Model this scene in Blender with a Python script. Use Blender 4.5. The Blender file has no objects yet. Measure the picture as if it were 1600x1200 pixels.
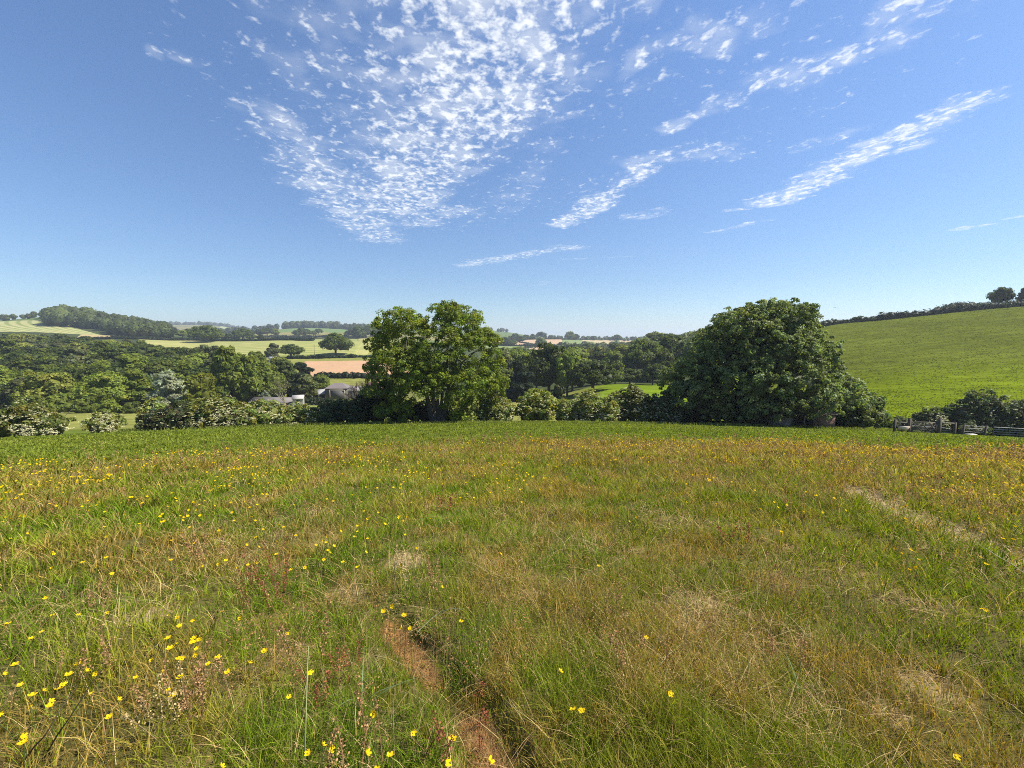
import bpy, math, random
import numpy as np

R = math.radians
SC = bpy.context.scene
COL = SC.collection
random.seed(7)

# ------------------------------------------------------------------ camera
F = 660.0            # focal length in photo pixels (photo 1600 wide)
HZ = 528.0           # photo row of the eye level
CAMZ = 1.5
PITCH = math.atan((600 - HZ) / F)
cam_d = bpy.data.cameras.new('camera')
cam_d.sensor_width = 36.0
cam_d.lens = 36.0 * F / 1600.0
cam_d.clip_start = 0.05
cam_d.clip_end = 30000
cam = bpy.data.objects.new('camera', cam_d)
COL.objects.link(cam)
cam.location = (0, 0, CAMZ)
cam.rotation_euler = (math.pi / 2 - PITCH, 0, 0)
SC.camera = cam

# ------------------------------------------------------------------ sun, sky, exposure
SUN_EL, SUN_AZ = R(50), R(86)
SC.view_settings.view_transform = 'Standard'
SC.view_settings.look = 'None'
SC.view_settings.exposure = 0.85
SC.view_settings.gamma = 1.0
SC.cycles.use_denoising = False
SC.cycles.filter_width = 1.0
SC.cycles.max_bounces = 6
SC.cycles.diffuse_bounces = 3
SC.cycles.transparent_max_bounces = 4
SC.cycles.volume_bounces = 0
SC.cycles.caustics_reflective = False
SC.cycles.caustics_refractive = False

sun_d = bpy.data.lights.new('sun', 'SUN')
sun_d.energy = 5.0
sun_d.angle = R(0.5)
sun_d.color = (1.0, 0.94, 0.83)
sun = bpy.data.objects.new('sun', sun_d)
COL.objects.link(sun)
sun.rotation_euler = (math.pi / 2 - SUN_EL, 0, math.pi - SUN_AZ)

world = bpy.data.worlds.new("World")
SC.world = world
world.use_nodes = True
wn, wl = world.node_tree.nodes, world.node_tree.links
wbg = wn['Background']
wbg.inputs[1].default_value = 0.10


def cam_dir(px, py):
    a = (px - 800) / F
    b = (600 - py) / F
    return np.array([a, math.cos(PITCH) + b * math.sin(PITCH), -math.sin(PITCH) + b * math.cos(PITCH)])


def cloud_pt(px, py):
    d = cam_dir(px, py)
    return d[0] / d[2], d[1] / d[2]


class NT:
    """tiny helper to write shader maths"""
    def __init__(s, nodes, links):
        s.n, s.l = nodes, links

    def put(s, sock, v):
        if v is None:
            return
        if hasattr(v, 'is_output') or hasattr(v, 'links'):
            s.l.new(v, sock)
        else:
            sock.default_value = v

    def math(s, op, a, b=None, c=None, clamp=False):
        m = s.n.new('ShaderNodeMath')
        m.operation = op
        m.use_clamp = clamp
        s.put(m.inputs[0], a)
        s.put(m.inputs[1], b)
        s.put(m.inputs[2], c)
        return m.outputs[0]

    def vec(s, op, a, b=None, scale=None):
        m = s.n.new('ShaderNodeVectorMath')
        m.operation = op
        s.put(m.inputs[0], a)
        s.put(m.inputs[1], b)
        if scale is not None:
            s.put(m.inputs['Scale'], scale)
        return m.outputs['Value'] if op in ('LENGTH', 'DOT_PRODUCT', 'DISTANCE') else m.outputs[0]

    def noise(s, vec, scale, detail=3, rough=0.5, dist=0.0, out='Fac'):
        m = s.n.new('ShaderNodeTexNoise')
        s.put(m.inputs['Vector'], vec)
        m.inputs['Scale'].default_value = scale
        m.inputs['Detail'].default_value = detail
        m.inputs['Roughness'].default_value = rough
        m.inputs['Distortion'].default_value = dist
        return m.outputs[out]

    def mix(s, fac, a, b, blend='MIX'):
        m = s.n.new('ShaderNodeMix')
        m.data_type = 'RGBA'
        m.blend_type = blend
        s.put(m.inputs[0], fac)
        s.put(m.inputs[6], a)
        s.put(m.inputs[7], b)
        return m.outputs[2]

    def maprange(s, v, a, b, c, d, smooth=False):
        m = s.n.new('ShaderNodeMapRange')
        m.interpolation_type = 'SMOOTHSTEP' if smooth else 'LINEAR'
        for i, q in enumerate((v, a, b, c, d)):
            s.put(m.inputs[i], q)
        return m.outputs[0]


def build_sky():
    t = NT(wn, wl)
    sky = wn.new('ShaderNodeTexSky')
    sky.sky_type = 'NISHITA'
    sky.sun_disc = False
    sky.sun_elevation = SUN_EL
    sky.sun_rotation = SUN_AZ
    sky.altitude = 50
    sky.air_density = 1.0
    sky.dust_density = 0.25
    sky.ozone_density = 2.5
    tc = wn.new('ShaderNodeTexCoord')
    d = tc.outputs['Generated']
    sep = wn.new('ShaderNodeSeparateXYZ')
    wl.new(d, sep.inputs[0])
    z = t.math('MAXIMUM', sep.outputs[2], 0.02)
    comb = wn.new('ShaderNodeCombineXYZ')
    wl.new(t.math('DIVIDE', sep.outputs[0], z), comb.inputs[0])
    wl.new(t.math('DIVIDE', sep.outputs[1], z), comb.inputs[1])
    P = comb.outputs[0]
    warp = t.noise(P, 2.2, 3, 0.6, out='Color')
    warp = t.vec('SCALE', t.vec('SUBTRACT', warp, (0.5, 0.5, 0.5)), None, 0.5)
    Pw0 = t.vec('ADD', P, warp)
    Pw = t.vec('MULTIPLY', Pw0, (1, 1, 0))
    caps = [((900, 150), (1280, 60), .55, .50), ((1180, 200), (1420, 110), .3, .46), ((350, 40), (420, 220), .28, .48), ((870, 290), (700, 350), .5, .5),
          # photo px ends, radius in layer units, strength
        ((770, 0), (740, 180), .42, .97), ((700, 190), (610, 320), .40, .93), ((500, 270), (590, 372), .32, .85), ((560, 60), (520, 240), .38, .66), ((440, 60), (480, 180), .16, .58), ((620, 120), (600, 260), .3, .8),
        ((430, 185), (505, 290), .20, .78), ((300, 90), (440, 230), .06, .52), ((455, 45), (560, 15), .16, .62),
        ((500, 130), (560, 170), .2, .62), ((850, 240), (790, 330), .22, .62), ((880, 350), (1000, 262), .14, .95),
        ((1000, 250), (1125, 240), .17, .74), ((1030, 207), (1165, 150), .09, .80), ((980, 92), (1125, 72), .11, .76),
        ((940, 140), (1040, 130), .10, .62), ((1205, 130), (1350, 75), .15, .84), ((1340, 80), (1400, 15), .15, .82),
        ((1190, 40), (1245, 10), .07, .62), ((1205, 312), (1395, 228), .19, .95), ((1380, 220), (1530, 155), .12, .95),
        ((1230, 232), (1330, 212), .08, .7), ((730, 414), (890, 385), .22, .82), ((975, 340), (1030, 330), .14, .72),
        ((1120, 362), (1200, 342), .09, .72), ((1500, 357), (1552, 352), .07, .9), ((1570, 342), (1600, 338), .06, .8), ((900, 18), (1010, 12), .07, .8),
        ((640, 345), (720, 328), .22, .78), ((270, 85), (290, 90), .05, .72), ((1140, 330), (1180, 325), .05, .8),
        ((1440, 40), (1500, 15), .08, .6), ((840, 446), (852, 440), .2, .6), ((880, 485), (1100, 470), .5, .33), ((1150, 462), (1420, 440), .4, .40),
        ((880, 405), (980, 400), .09, .62), ((1100, 70), (1200, 20), .3, .42), ((600, 20), (700, 10), .25, .7), ((870, 190), (930, 180), .08, .68), ((225, 75), (232, 80), .05, .66)]
    m = None
    for p0, p1, rad, st in caps:
        a = cloud_pt(*p0)
        b = cloud_pt(*p1)
        ba = (b[0] - a[0], b[1] - a[1], 0.0)
        L = ba[0] ** 2 + ba[1] ** 2 + 1e-9
        pa = t.vec('SUBTRACT', Pw, (a[0], a[1], 0.0))
        h = t.math('DIVIDE', t.vec('DOT_PRODUCT', pa, ba), L, clamp=True)
        q = t.vec('SUBTRACT', pa, t.vec('SCALE', ba, None, h))
        ln = t.vec('LENGTH', q)
        v = t.maprange(ln, rad * 0.2, rad * 1.9, st, 0.0, True)
        m = v if m is None else t.math('MAXIMUM', m, v)
    swirl = t.vec('SCALE', t.vec('SUBTRACT', t.noise(P, 9, 2, 0.5, out='Color'), (0.5, 0.5, 0.5)), None, 0.07)
    Pd = t.vec('ADD', P, swirl)
    stretch = wn.new('ShaderNodeMapping')
    wl.new(Pd, stretch.inputs[0])
    stretch.inputs['Rotation'].default_value = (0, 0, R(35))
    stretch.inputs['Scale'].default_value = (1.0, 0.8, 1.0)
    n1 = t.noise(stretch.outputs[0], 20, 2, 0.55)
    n3 = t.noise(P, 60, 3, 0.6)
    n2 = t.noise(P, 5, 3, 0.55)
    n = t.math('ADD', t.math('MULTIPLY', n1, 0.62), t.math('ADD', t.math('MULTIPLY', n2, 0.16), t.math('MULTIPLY', n3, 0.22)))
    # coverage threshold falls where the mask is strong
    thr = t.maprange(m, 0.0, 1.0, 0.72, 0.375)
    al = t.maprange(t.math('SUBTRACT', n, thr), 0.0, 0.25, 0.0, 1.0, True)
    al = t.math('MULTIPLY', al, t.maprange(m, 0.03, 0.35, 0.0, 1.0, True))
    veil = t.math('MULTIPLY', t.maprange(m, 0.45, 1.0, 0.0, 0.5, True), t.maprange(n2, 0.4, 0.7, 0.1, 1.0, True))
    al = t.math('MAXIMUM', al, veil)
    al = t.math('MULTIPLY', al, t.maprange(sep.outputs[2], 0.03, 0.14, 0.0, 0.96, True))
    tint = t.mix(1.0, sky.outputs[0], (0.61, 0.715, 0.845, 1), 'MULTIPLY')
    ramp = t.math('ADD', t.maprange(sep.outputs[2], 0.12, 0.62, 0.92, 1.2), t.maprange(sep.outputs[2], 0.0, 0.12, 0.04, 0.0))
    tint = t.vec('SCALE', tint, None, ramp)
    col = t.mix(al, tint, (5.7, 5.95, 6.2, 1))
    wl.new(col, wbg.inputs[0])


build_sky()


# ------------------------------------------------------------------ numeric noise
def _hash(ix, iy, seed):
    h = (ix.astype(np.int64) * 374761393 + iy.astype(np.int64) * 668265263 + seed * 982451653) & 0xffffffff
    h = ((h ^ (h >> 13)) * 1274126177) & 0xffffffff
    h = h ^ (h >> 16)
    return (h & 0xffffff) / float(0xffffff)


def vnoise(x, y, seed=0):
    x = np.asarray(x, float)
    y = np.asarray(y, float)
    ix, iy = np.floor(x), np.floor(y)
    fx, fy = x - ix, y - iy
    fx = fx * fx * (3 - 2 * fx)
    fy = fy * fy * (3 - 2 * fy)
    a, b = _hash(ix, iy, seed), _hash(ix + 1, iy, seed)
    c, d = _hash(ix, iy + 1, seed), _hash(ix + 1, iy + 1, seed)
    return (a * (1 - fx) + b * fx) * (1 - fy) + (c * (1 - fx) + d * fx) * fy


def fbm(x, y, scale, oct=3, seed=0):
    v, a, s, tot = 0.0, 1.0, 1.0 / scale, 0.0
    for o in range(oct):
        v = v + a * vnoise(np.asarray(x) * s + 17.3 * o, np.asarray(y) * s - 9.1 * o, seed + o)
        tot += a
        a *= 0.5
        s *= 2.03
    return v / tot


def sstep(x, a, b):
    t = np.clip((np.asarray(x, float) - a) / (b - a), 0, 1)
    return t * t * (3 - 2 * t)


# ------------------------------------------------------------------ terrain height
PROF = {
    -300: [(52, 676), (75, 668), (110, 640), (260, 565), (400, 528), (600, 505), (900, 500), (1500, 505), (4000, 515), (7000, 522)],
    0: [(52, 676), (75, 660), (100, 645), (130, 638), (260, 562), (330, 538), (400, 524), (520, 511), (600, 504), (750, 502), (1200, 508), (2500, 512), (7000, 522)],
    100: [(52, 674), (75, 662), (100, 645), (130, 637), (260, 562), (330, 540), (420, 526), (520, 514), (600, 500), (700, 494), (900, 500), (1500, 512), (2500, 515), (7000, 523)],
    200: [(52, 672), (75, 664), (100, 645), (130, 636), (260, 562), (330, 544), (420, 530), (520, 522), (620, 509), (800, 512), (1500, 515), (2500, 510), (7000, 524)],
    330: [(52, 668), (75, 660), (100, 645), (130, 632), (180, 602), (250, 577), (290, 560), (420, 537), (460, 532), (700, 528), (1200, 523), (2500, 509), (7000, 526)],
    400: [(52, 666), (75, 657), (100, 645), (150, 622), (190, 596), (280, 561), (450, 533), (700, 528), (1000, 521), (1300, 517), (2500, 519), (7000, 526)],
    480: [(52, 664), (75, 651), (95, 641), (115, 634), (150, 624), (180, 592), (270, 563), (285, 557), (450, 532), (700, 529), (1000, 519), (1250, 513), (2500, 518), (7000, 526)],
    560: [(52, 661), (75, 653), (100, 640), (150, 622), (180, 590), (270, 562), (285, 556), (450, 533), (700, 529), (1000, 522), (1300, 515), (2500, 518), (7000, 526)],
    640: [(52, 660), (75, 652), (100, 638), (150, 618), (190, 590), (270, 566), (300, 559), (450, 538), (700, 530), (1000, 524), (1300, 519), (2500, 518), (7000, 526)],
    770: [(52, 660), (75, 652), (100, 636), (150, 612), (250, 585), (400, 562), (550, 548), (700, 539), (900, 533), (1300, 524), (1800, 517), (2500, 518), (7000, 527)],
    860: [(52, 660), (75, 652), (100, 638), (150, 612), (250, 585), (400, 564), (600, 549), (800, 537), (1100, 529), (2000, 528.5), (7000, 528)],
    960: [(52, 661), (75, 645), (85, 636), (110, 612), (135, 600), (160, 597), (250, 576), (400, 560), (700, 545), (1000, 535), (1500, 529), (3000, 529.5), (7000, 527)],
    1060: [(52, 661), (75, 645), (85, 636), (110, 612), (135, 600), (170, 592), (260, 564), (400, 547), (700, 540), (1000, 534), (2000, 529), (7000, 528)],
    1180: [(52, 661), (70, 646), (100, 610), (150, 570), (220, 543), (400, 540), (1000, 534), (2000, 529), (7000, 528)],
    1290: [(52, 663), (62, 650), (100, 590), (150, 535), (200, 509), (260, 508), (400, 518), (1000, 527), (7000, 528)],
    1400: [(52, 668), (60, 652), (100, 575), (150, 520), (190, 498), (250, 501), (400, 512), (1000, 525), (7000, 528)],
    1600: [(52, 680), (60, 657), (100, 560), (150, 498), (180, 478), (240, 481), (400, 500), (1000, 520), (7000, 527)],
    1900: [(52, 690), (60, 660), (100, 545), (150, 480), (180, 460), (240, 465), (400, 490), (1000, 515), (7000, 525)],
}
_pxs = sorted(PROF)
_th = np.array([math.atan((p - 800) / F) for p in _pxs])
_LD = np.linspace(math.log(45), math.log(7000), 420)


def _pchip(x, y, xi):
    x, y = np.array(x, float), np.array(y, float)
    h = np.diff(x)
    dl = np.diff(y) / h
    m = np.zeros(len(x))
    for k in range(1, len(x) - 1):
        if dl[k - 1] * dl[k] > 0:
            w1, w2 = 2 * h[k] + h[k - 1], h[k] + 2 * h[k - 1]
            m[k] = (w1 + w2) / (w1 / dl[k - 1] + w2 / dl[k])
    m[0], m[-1] = dl[0], dl[-1]
    i = np.clip(np.searchsorted(x, xi) - 1, 0, len(x) - 2)
    t = (xi - x[i]) / h[i]
    return ((1 + 2 * t) * (1 - t) ** 2 * y[i] + t * (1 - t) ** 2 * h[i] * m[i] + t * t * (3 - 2 * t) * y[i + 1] + t * t * (t - 1) * h[i] * m[i + 1])


_colz = []
for p in _pxs:
    pts = PROF[p]
    yy = [math.log(a) for a, b in pts]
    zz = [CAMZ - (b - HZ) / F * a for a, b in pts]
    lx = np.clip(_LD, yy[0], yy[-1])
    _colz.append(_pchip(yy, zz, lx))
_colz = np.array(_colz)
_TH = np.linspace(_th[0], _th[-1], 300)
_ZT = np.array([_pchip(_th, _colz[:, j], _TH) for j in range(len(_LD))]).T
_k = np.exp(-0.5 * (np.arange(-6, 7) / 2.5) ** 2)
_k /= _k.sum()
_ZT = np.array([np.convolve(np.pad(_ZT[:, j], 6, mode='edge'), _k, 'valid') for j in range(_ZT.shape[1])]).T
_k2 = np.exp(-0.5 * (np.arange(-4, 5) / 1.5) ** 2)
_k2 /= _k2.sum()
_ZT = np.array([np.convolve(np.pad(_ZT[i], 4, mode='edge'), _k2, 'valid') for i in range(_ZT.shape[0])])


def near_z(X, Y):
    z = -0.17 * Y - 0.00052 * X * X
    return np.where(Y < -20, 3.4 + (z - 3.4) * 0.0 + 0.02 * (-20 - Y), z)


def H0(X, Y):
    X = np.asarray(X, float)
    Y = np.asarray(Y, float)
    th = np.arctan2(X, Y)
    r = np.hypot(X, Y)
    dd = r * np.maximum(np.cos(th), 0.6)
    ti = np.clip((th - _TH[0]) / (_TH[1] - _TH[0]), 0, len(_TH) - 1.001)
    di = np.clip((np.log(np.maximum(dd, 1)) - _LD[0]) / (_LD[1] - _LD[0]), 0, len(_LD) - 1.001)
    i, j = ti.astype(int), di.astype(int)
    a, b = ti - i, di - j
    far = (_ZT[i, j] * (1 - a) + _ZT[i + 1, j] * a) * (1 - b) + (_ZT[i, j + 1] * (1 - a) + _ZT[i + 1, j + 1] * a) * b
    back = sstep(np.abs(th), 1.25, 2.1)
    far = far * (1 - back) + (3.0 + 0.004 * r) * back
    w = sstep(dd, 45, 56)
    near = near_z(np.clip(X, -75, 75), np.clip(Y, -30, 60))
    return near * (1 - w) + far * w


RUTS = [  # bare channels in the turf: photo polyline, half width
    ([(612, 980), (640, 1005), (662, 1035), (684, 1058)], 0.08),
    ([(1345, 762), (1400, 800), (1480, 825), (1545, 853), (1640, 885)], 0.25),
    ([(738, 1128), (752, 1160), (768, 1195), (800, 1260)], 0.06),
    ([(612, 980), (650, 1020), (690, 1065), (725, 1110), (752, 1160), (800, 1260)], 0.115)]


def ray_ground(px, py, h=0.0, tmin=0.5):
    d = cam_dir(px, py)
    t = tmin
    while t < 6000:
        x, y, z = d[0] * t, d[1] * t, CAMZ + d[2] * t
        if z <= float(H0(x, y)) + h:
            lo, hi = t / 1.02 - 0.02, t
            for _ in range(25):
                mid = (lo + hi) / 2
                if CAMZ + d[2] * mid <= float(H0(d[0] * mid, d[1] * mid)) + h:
                    hi = mid
                else:
                    lo = mid
            return d[0] * hi, d[1] * hi
        t = t * 1.02 + 0.02
    return None


SOIL = (0, 2)
_rutpts = []
for pl, w in RUTS:
    _rutpts.append(([ray_ground(*p) for p in pl], w))


def rut_mask(X, Y, which=None, grow=1.0):
    X = np.asarray(X, float)
    Y = np.asarray(Y, float)
    m = np.zeros(np.shape(X))
    for k, (pts, w) in enumerate(_rutpts):
        if k not in ((0, 1, 2) if which is None else SOIL if which == 0 else (which,)):
            continue
        d = np.full(np.shape(X), 1e9)
        for (ax, ay), (bx, by) in zip(pts[:-1], pts[1:]):
            L = (bx - ax) ** 2 + (by - ay) ** 2
            t = np.clip(((X - ax) * (bx - ax) + (Y - ay) * (by - ay)) / L, 0, 1)
            d = np.minimum(d, np.hypot(X - ax - t * (bx - ax), Y - ay - t * (by - ay)))
        wob = w * grow * (0.55 + 0.9 * fbm(X, Y, w * 3.0, 2, 91 + k))
        m = np.maximum(m, 1 - sstep(d, wob * 0.6, wob * 1.25))
    return m


BARE = [(ray_ground(520, 855), .34), (ray_ground(640, 885), .25), (ray_ground(535, 940), .2), (ray_ground(230, 980), .2), (ray_ground(828, 940), .18), (ray_ground(1100, 950), .22),
        (ray_ground(1460, 1090), .2), (ray_ground(1080, 990), .18), (ray_ground(1370, 1130), .12)]


def bare_mask(X, Y):
    m = np.zeros(np.shape(X))
    for (bx, by), r in BARE:
        q = fbm(X, Y, 0.15, 2, 71)
        m = np.maximum(m, 1 - sstep(np.hypot(X - bx, (Y - by)) / r, 0.25 + q * 0.5, 0.6 + q * 0.8))
    return m


def H(X, Y):
    X = np.asarray(X, float)
    Y = np.asarray(Y, float)
    r = np.hypot(X, Y)
    z = H0(X, Y)
    nr = 1 - sstep(r, 20, 45)
    z = z + nr * (0.17 * (fbm(X, Y, 0.8, 3, 5) - 0.5) + 0.18 * (fbm(X, Y, 3.1, 2, 15) - 0.5))
    z = z - rut_mask(X, Y, 3, 1.3) * 0.085 - rut_mask(X, Y, 1) * 0.05
    fr = sstep(r, 60, 120)
    z = z + fr * (fbm(X, Y, 30, 3, 33) - 0.5) * 1.2
    return z


# boundary of the tall flowering meadow (lush mown strip beyond)
_bp = [(-400, 735), (0, 714), (200, 702), (400, 692), (600, 685), (800, 680), (1000, 678), (1200, 679), (1400, 688), (1500, 691), (1600, 692), (2000, 700)]
_bt, _bd = [], []
for p in _bp:
    g = ray_ground(p[0], p[1], 0.30)
    _bt.append(math.atan2(g[0], g[1]))
    _bd.append(g[1])


def meadow_mask(X, Y):
    th = np.arctan2(X, Y)
    yb = np.interp(th, _bt, _bd)
    yb = np.where(np.abs(th) > 1.0, yb / np.maximum(np.cos(th), 0.3) * 0.5, yb)
    return 1 - sstep(Y - yb + 3.0 * (fbm(X, Y, 4, 2, 44) - 0.5), -3.0, 2.0)


# ------------------------------------------------------------------ mesh helpers
def mesh_np(name, V, faces, mats, col=None, smooth=False, mat_idx=None, extra=None):
    me = bpy.data.meshes.new(name)
    V = np.ascontiguousarray(V, np.float32)
    me.vertices.add(len(V))
    me.vertices.foreach_set('co', V.ravel())
    counts, flat = [], []
    for f in faces:
        f = np.asarray(f, np.int32)
        if len(f) == 0:
            continue
        counts.append(np.full(len(f), f.shape[1], np.int32))
        flat.append(f.ravel())
    counts = np.concatenate(counts)
    flat = np.concatenate(flat)
    me.loops.add(len(flat))
    me.loops.foreach_set('vertex_index', flat)
    me.polygons.add(len(counts))
    st = np.zeros(len(counts), np.int32)
    st[1:] = np.cumsum(counts)[:-1]
    me.polygons.foreach_set('loop_start', st)
    if mat_idx is not None:
        me.polygons.foreach_set('material_index', np.asarray(mat_idx, np.int32))
    me.update(calc_edges=True)
    if smooth:
        me.polygons.foreach_set('use_smooth', np.ones(len(counts), bool))
    if col is not None:
        a = me.color_attributes.new('Col', 'FLOAT_COLOR', 'POINT')
        c = np.ones((len(V), 4), np.float32)
        c[:, :3] = col
        a.data.foreach_set('color', c.ravel())
    if extra is not None:
        a = me.attributes.new('st', 'FLOAT_VECTOR', 'POINT')
        a.data.foreach_set('vector', np.ascontiguousarray(extra, np.float32).ravel())
    for m in (mats if isinstance(mats, (list, tuple)) else [mats]):
        me.materials.append(m)
    return me


def link(name, me, parent=None, loc=None, rz=0):
    o = bpy.data.objects.new(name, me)
    COL.objects.link(o)
    if parent is not None:
        o.parent = parent
    if loc is not None:
        o.location = loc
    if rz:
        o.rotation_euler = (0, 0, rz)
    return o


def tag(o, label=None, cat=None, group=None, kind=None):
    if label:
        o['label'] = label
    if cat:
        o['category'] = cat
    if group:
        o['group'] = group
    if kind:
        o['kind'] = kind
    return o


class Acc:
    """collects geometry for one mesh"""
    def __init__(s):
        s.V, s.F, s.C, s.M, s.n = [], {}, [], {}, 0

    def add(s, V, F, C=(1, 1, 1), mi=0):
        V = np.asarray(V, float).reshape(-1, 3)
        F = np.asarray(F, int)
        if len(V) == 0:
            return
        k = F.shape[1]
        s.F.setdefault(k, []).append(F + s.n)
        s.M.setdefault(k, []).append(np.full(len(F), mi))
        C = np.asarray(C, float)
        s.C.append(np.broadcast_to(C, (len(V), 3)) if C.ndim == 1 else C)
        s.V.append(V)
        s.n += len(V)

    def box(s, c, d, C=(1, 1, 1), rz=0, mi=0, axes=None):
        q = np.array([[x, y, z] for x in (-.5, .5) for y in (-.5, .5) for z in (-.5, .5)]) * np.array(d)
        if axes is not None:
            q = q @ np.array(axes)
        elif rz:
            cc, ss = math.cos(rz), math.sin(rz)
            q = q @ np.array([[cc, ss, 0], [-ss, cc, 0], [0, 0, 1]])
        s.add(q + np.array(c), [[0, 1, 3, 2], [4, 6, 7, 5], [0, 4, 5, 1], [2, 3, 7, 6], [0, 2, 6, 4], [1, 5, 7, 3]], C, mi)

    def bar(s, a, b, w, t, C=(1, 1, 1), mi=0):
        a, b = np.array(a, float), np.array(b, float)
        d = b - a
        L = np.linalg.norm(d)
        x = d / L
        up = np.array([0, 0, 1.0]) if abs(x[2]) < 0.95 else np.array([0, 1.0, 0])
        y = np.cross(up, x)
        y /= np.linalg.norm(y)
        z = np.cross(x, y)
        s.box((a + b) / 2, (L, t, w), C, axes=[x, y, z], mi=mi)

    def tube(s, pts, rad, C=(1, 1, 1), n=6, mi=0):
        pts = np.array(pts, float)
        rad = np.array(rad, float)
        V = []
        for i in range(len(pts)):
            d = pts[min(i + 1, len(pts) - 1)] - pts[max(i - 1, 0)]
            d = d / (np.linalg.norm(d) + 1e-9)
            u = np.cross(d, [0, 1, 0.13])
            u /= np.linalg.norm(u) + 1e-9
            v = np.cross(d, u)
            for k in range(n):
                a = 2 * math.pi * k / n
                V.append(pts[i] + rad[i] * (math.cos(a) * u + math.sin(a) * v))
        Fq = []
        for i in range(len(pts) - 1):
            for k in range(n):
                Fq.append([i * n + k, i * n + (k + 1) % n, (i + 1) * n + (k + 1) % n, (i + 1) * n + k])
        s.add(V, Fq, C, mi)

    def mesh(s, name, mats, smooth=False):
        ks = sorted(s.F)
        faces = [np.concatenate(s.F[k]) for k in ks]
        mi = np.concatenate([np.concatenate(s.M[k]) for k in ks])
        return mesh_np(name, np.concatenate(s.V), faces, mats, np.concatenate(s.C), smooth, mi)


# ------------------------------------------------------------------ materials
def new_mat(name):
    m = bpy.data.materials.new(name)
    m.use_nodes = True
    return m, NT(m.node_tree.nodes, m.node_tree.links), m.node_tree.nodes['Principled BSDF'], m.node_tree.nodes['Material Output']


def leaf_mat(name, transl=0.4, rough=0.55, vary=0.25, spec=0.22, tcol=(1.3, 1.35, 0.5, 1)):
    m, t, bs, out = new_mat(name)
    at = t.n.new('ShaderNodeAttribute')
    at.attribute_name = 'Col'
    oi = t.n.new('ShaderNodeObjectInfo')
    v = t.maprange(oi.outputs['Random'], 0, 1, 1 - vary, 1 + vary)
    c = t.vec('SCALE', at.outputs['Color'], None, v)
    t.put(bs.inputs['Base Color'], c)
    bs.inputs['Roughness'].default_value = rough
    bs.inputs['Specular IOR Level'].default_value = spec
    tr = t.n.new('ShaderNodeBsdfTranslucent')
    c2 = t.mix(1.0, c, tcol, 'MULTIPLY')
    t.put(tr.inputs[0], c2)
    ms = t.n.new('ShaderNodeMixShader')
    ms.inputs[0].default_value = transl
    t.l.new(bs.outputs[0], ms.inputs[1])
    t.l.new(tr.outputs[0], ms.inputs[2])
    t.l.new(ms.outputs[0], out.inputs[0])
    return m


def col_mat(name, rough=0.8, nscale=20, namp=0.35, bump=0.0, spec=0.3, metal=0.0):
    m, t, bs, out = new_mat(name)
    at = t.n.new('ShaderNodeAttribute')
    at.attribute_name = 'Col'
    geo = t.n.new('ShaderNodeTexCoord')
    n = t.noise(geo.outputs['Object'], nscale, 4, 0.6)
    f = t.maprange(n, 0.25, 0.75, 1 - namp, 1 + namp)
    t.put(bs.inputs['Base Color'], t.vec('SCALE', at.outputs['Color'], None, f))
    bs.inputs['Roughness'].default_value = rough
    bs.inputs['Specular IOR Level'].default_value = spec
    bs.inputs['Metallic'].default_value = metal
    if bump:
        b = t.n.new('ShaderNodeBump')
        b.inputs['Strength'].default_value = 0.6
        b.inputs['Distance'].default_value = bump
        t.put(b.inputs['Height'], n)
        t.l.new(b.outputs[0], bs.inputs['Normal'])
    return m


M_LEAF = leaf_mat('leaf', vary=.34)
M_GRASS = leaf_mat('grass_blade', transl=0.4, rough=0.55, vary=0.0, spec=0.12, tcol=(1.2, 1.2, 0.5, 1))
M_DRY = leaf_mat('dry_blade', transl=0.25, rough=0.7, vary=0.0, spec=0.05, tcol=(1.1, 1.0, 0.8, 1))
M_PETAL = leaf_mat('petal', transl=0.3, rough=0.6, vary=0.08, spec=0.04, tcol=(1.1, 1.0, 0.5, 1))
M_BLOSSOM = leaf_mat('blossom', transl=0.25, rough=0.6, vary=0.1, spec=0.2, tcol=(1, 1, 0.9, 1))
M_BARK = col_mat('bark', 0.9, 9, 0.5, 0.03)
M_WOOD = col_mat('weathered_wood', 0.85, 14, 0.35, 0.01)
M_STONE = col_mat('stone', 0.9, 3.5, 0.3, 0.03)
M_ROOF = col_mat('roof_sheet', 0.7, 2.0, 0.2, 0.01)
M_METAL = col_mat('galvanised_steel', 0.4, 12, 0.2, 0, 0.5, 0.7)
M_PAINT = col_mat('painted_board', 0.6, 6, 0.15)


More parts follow.
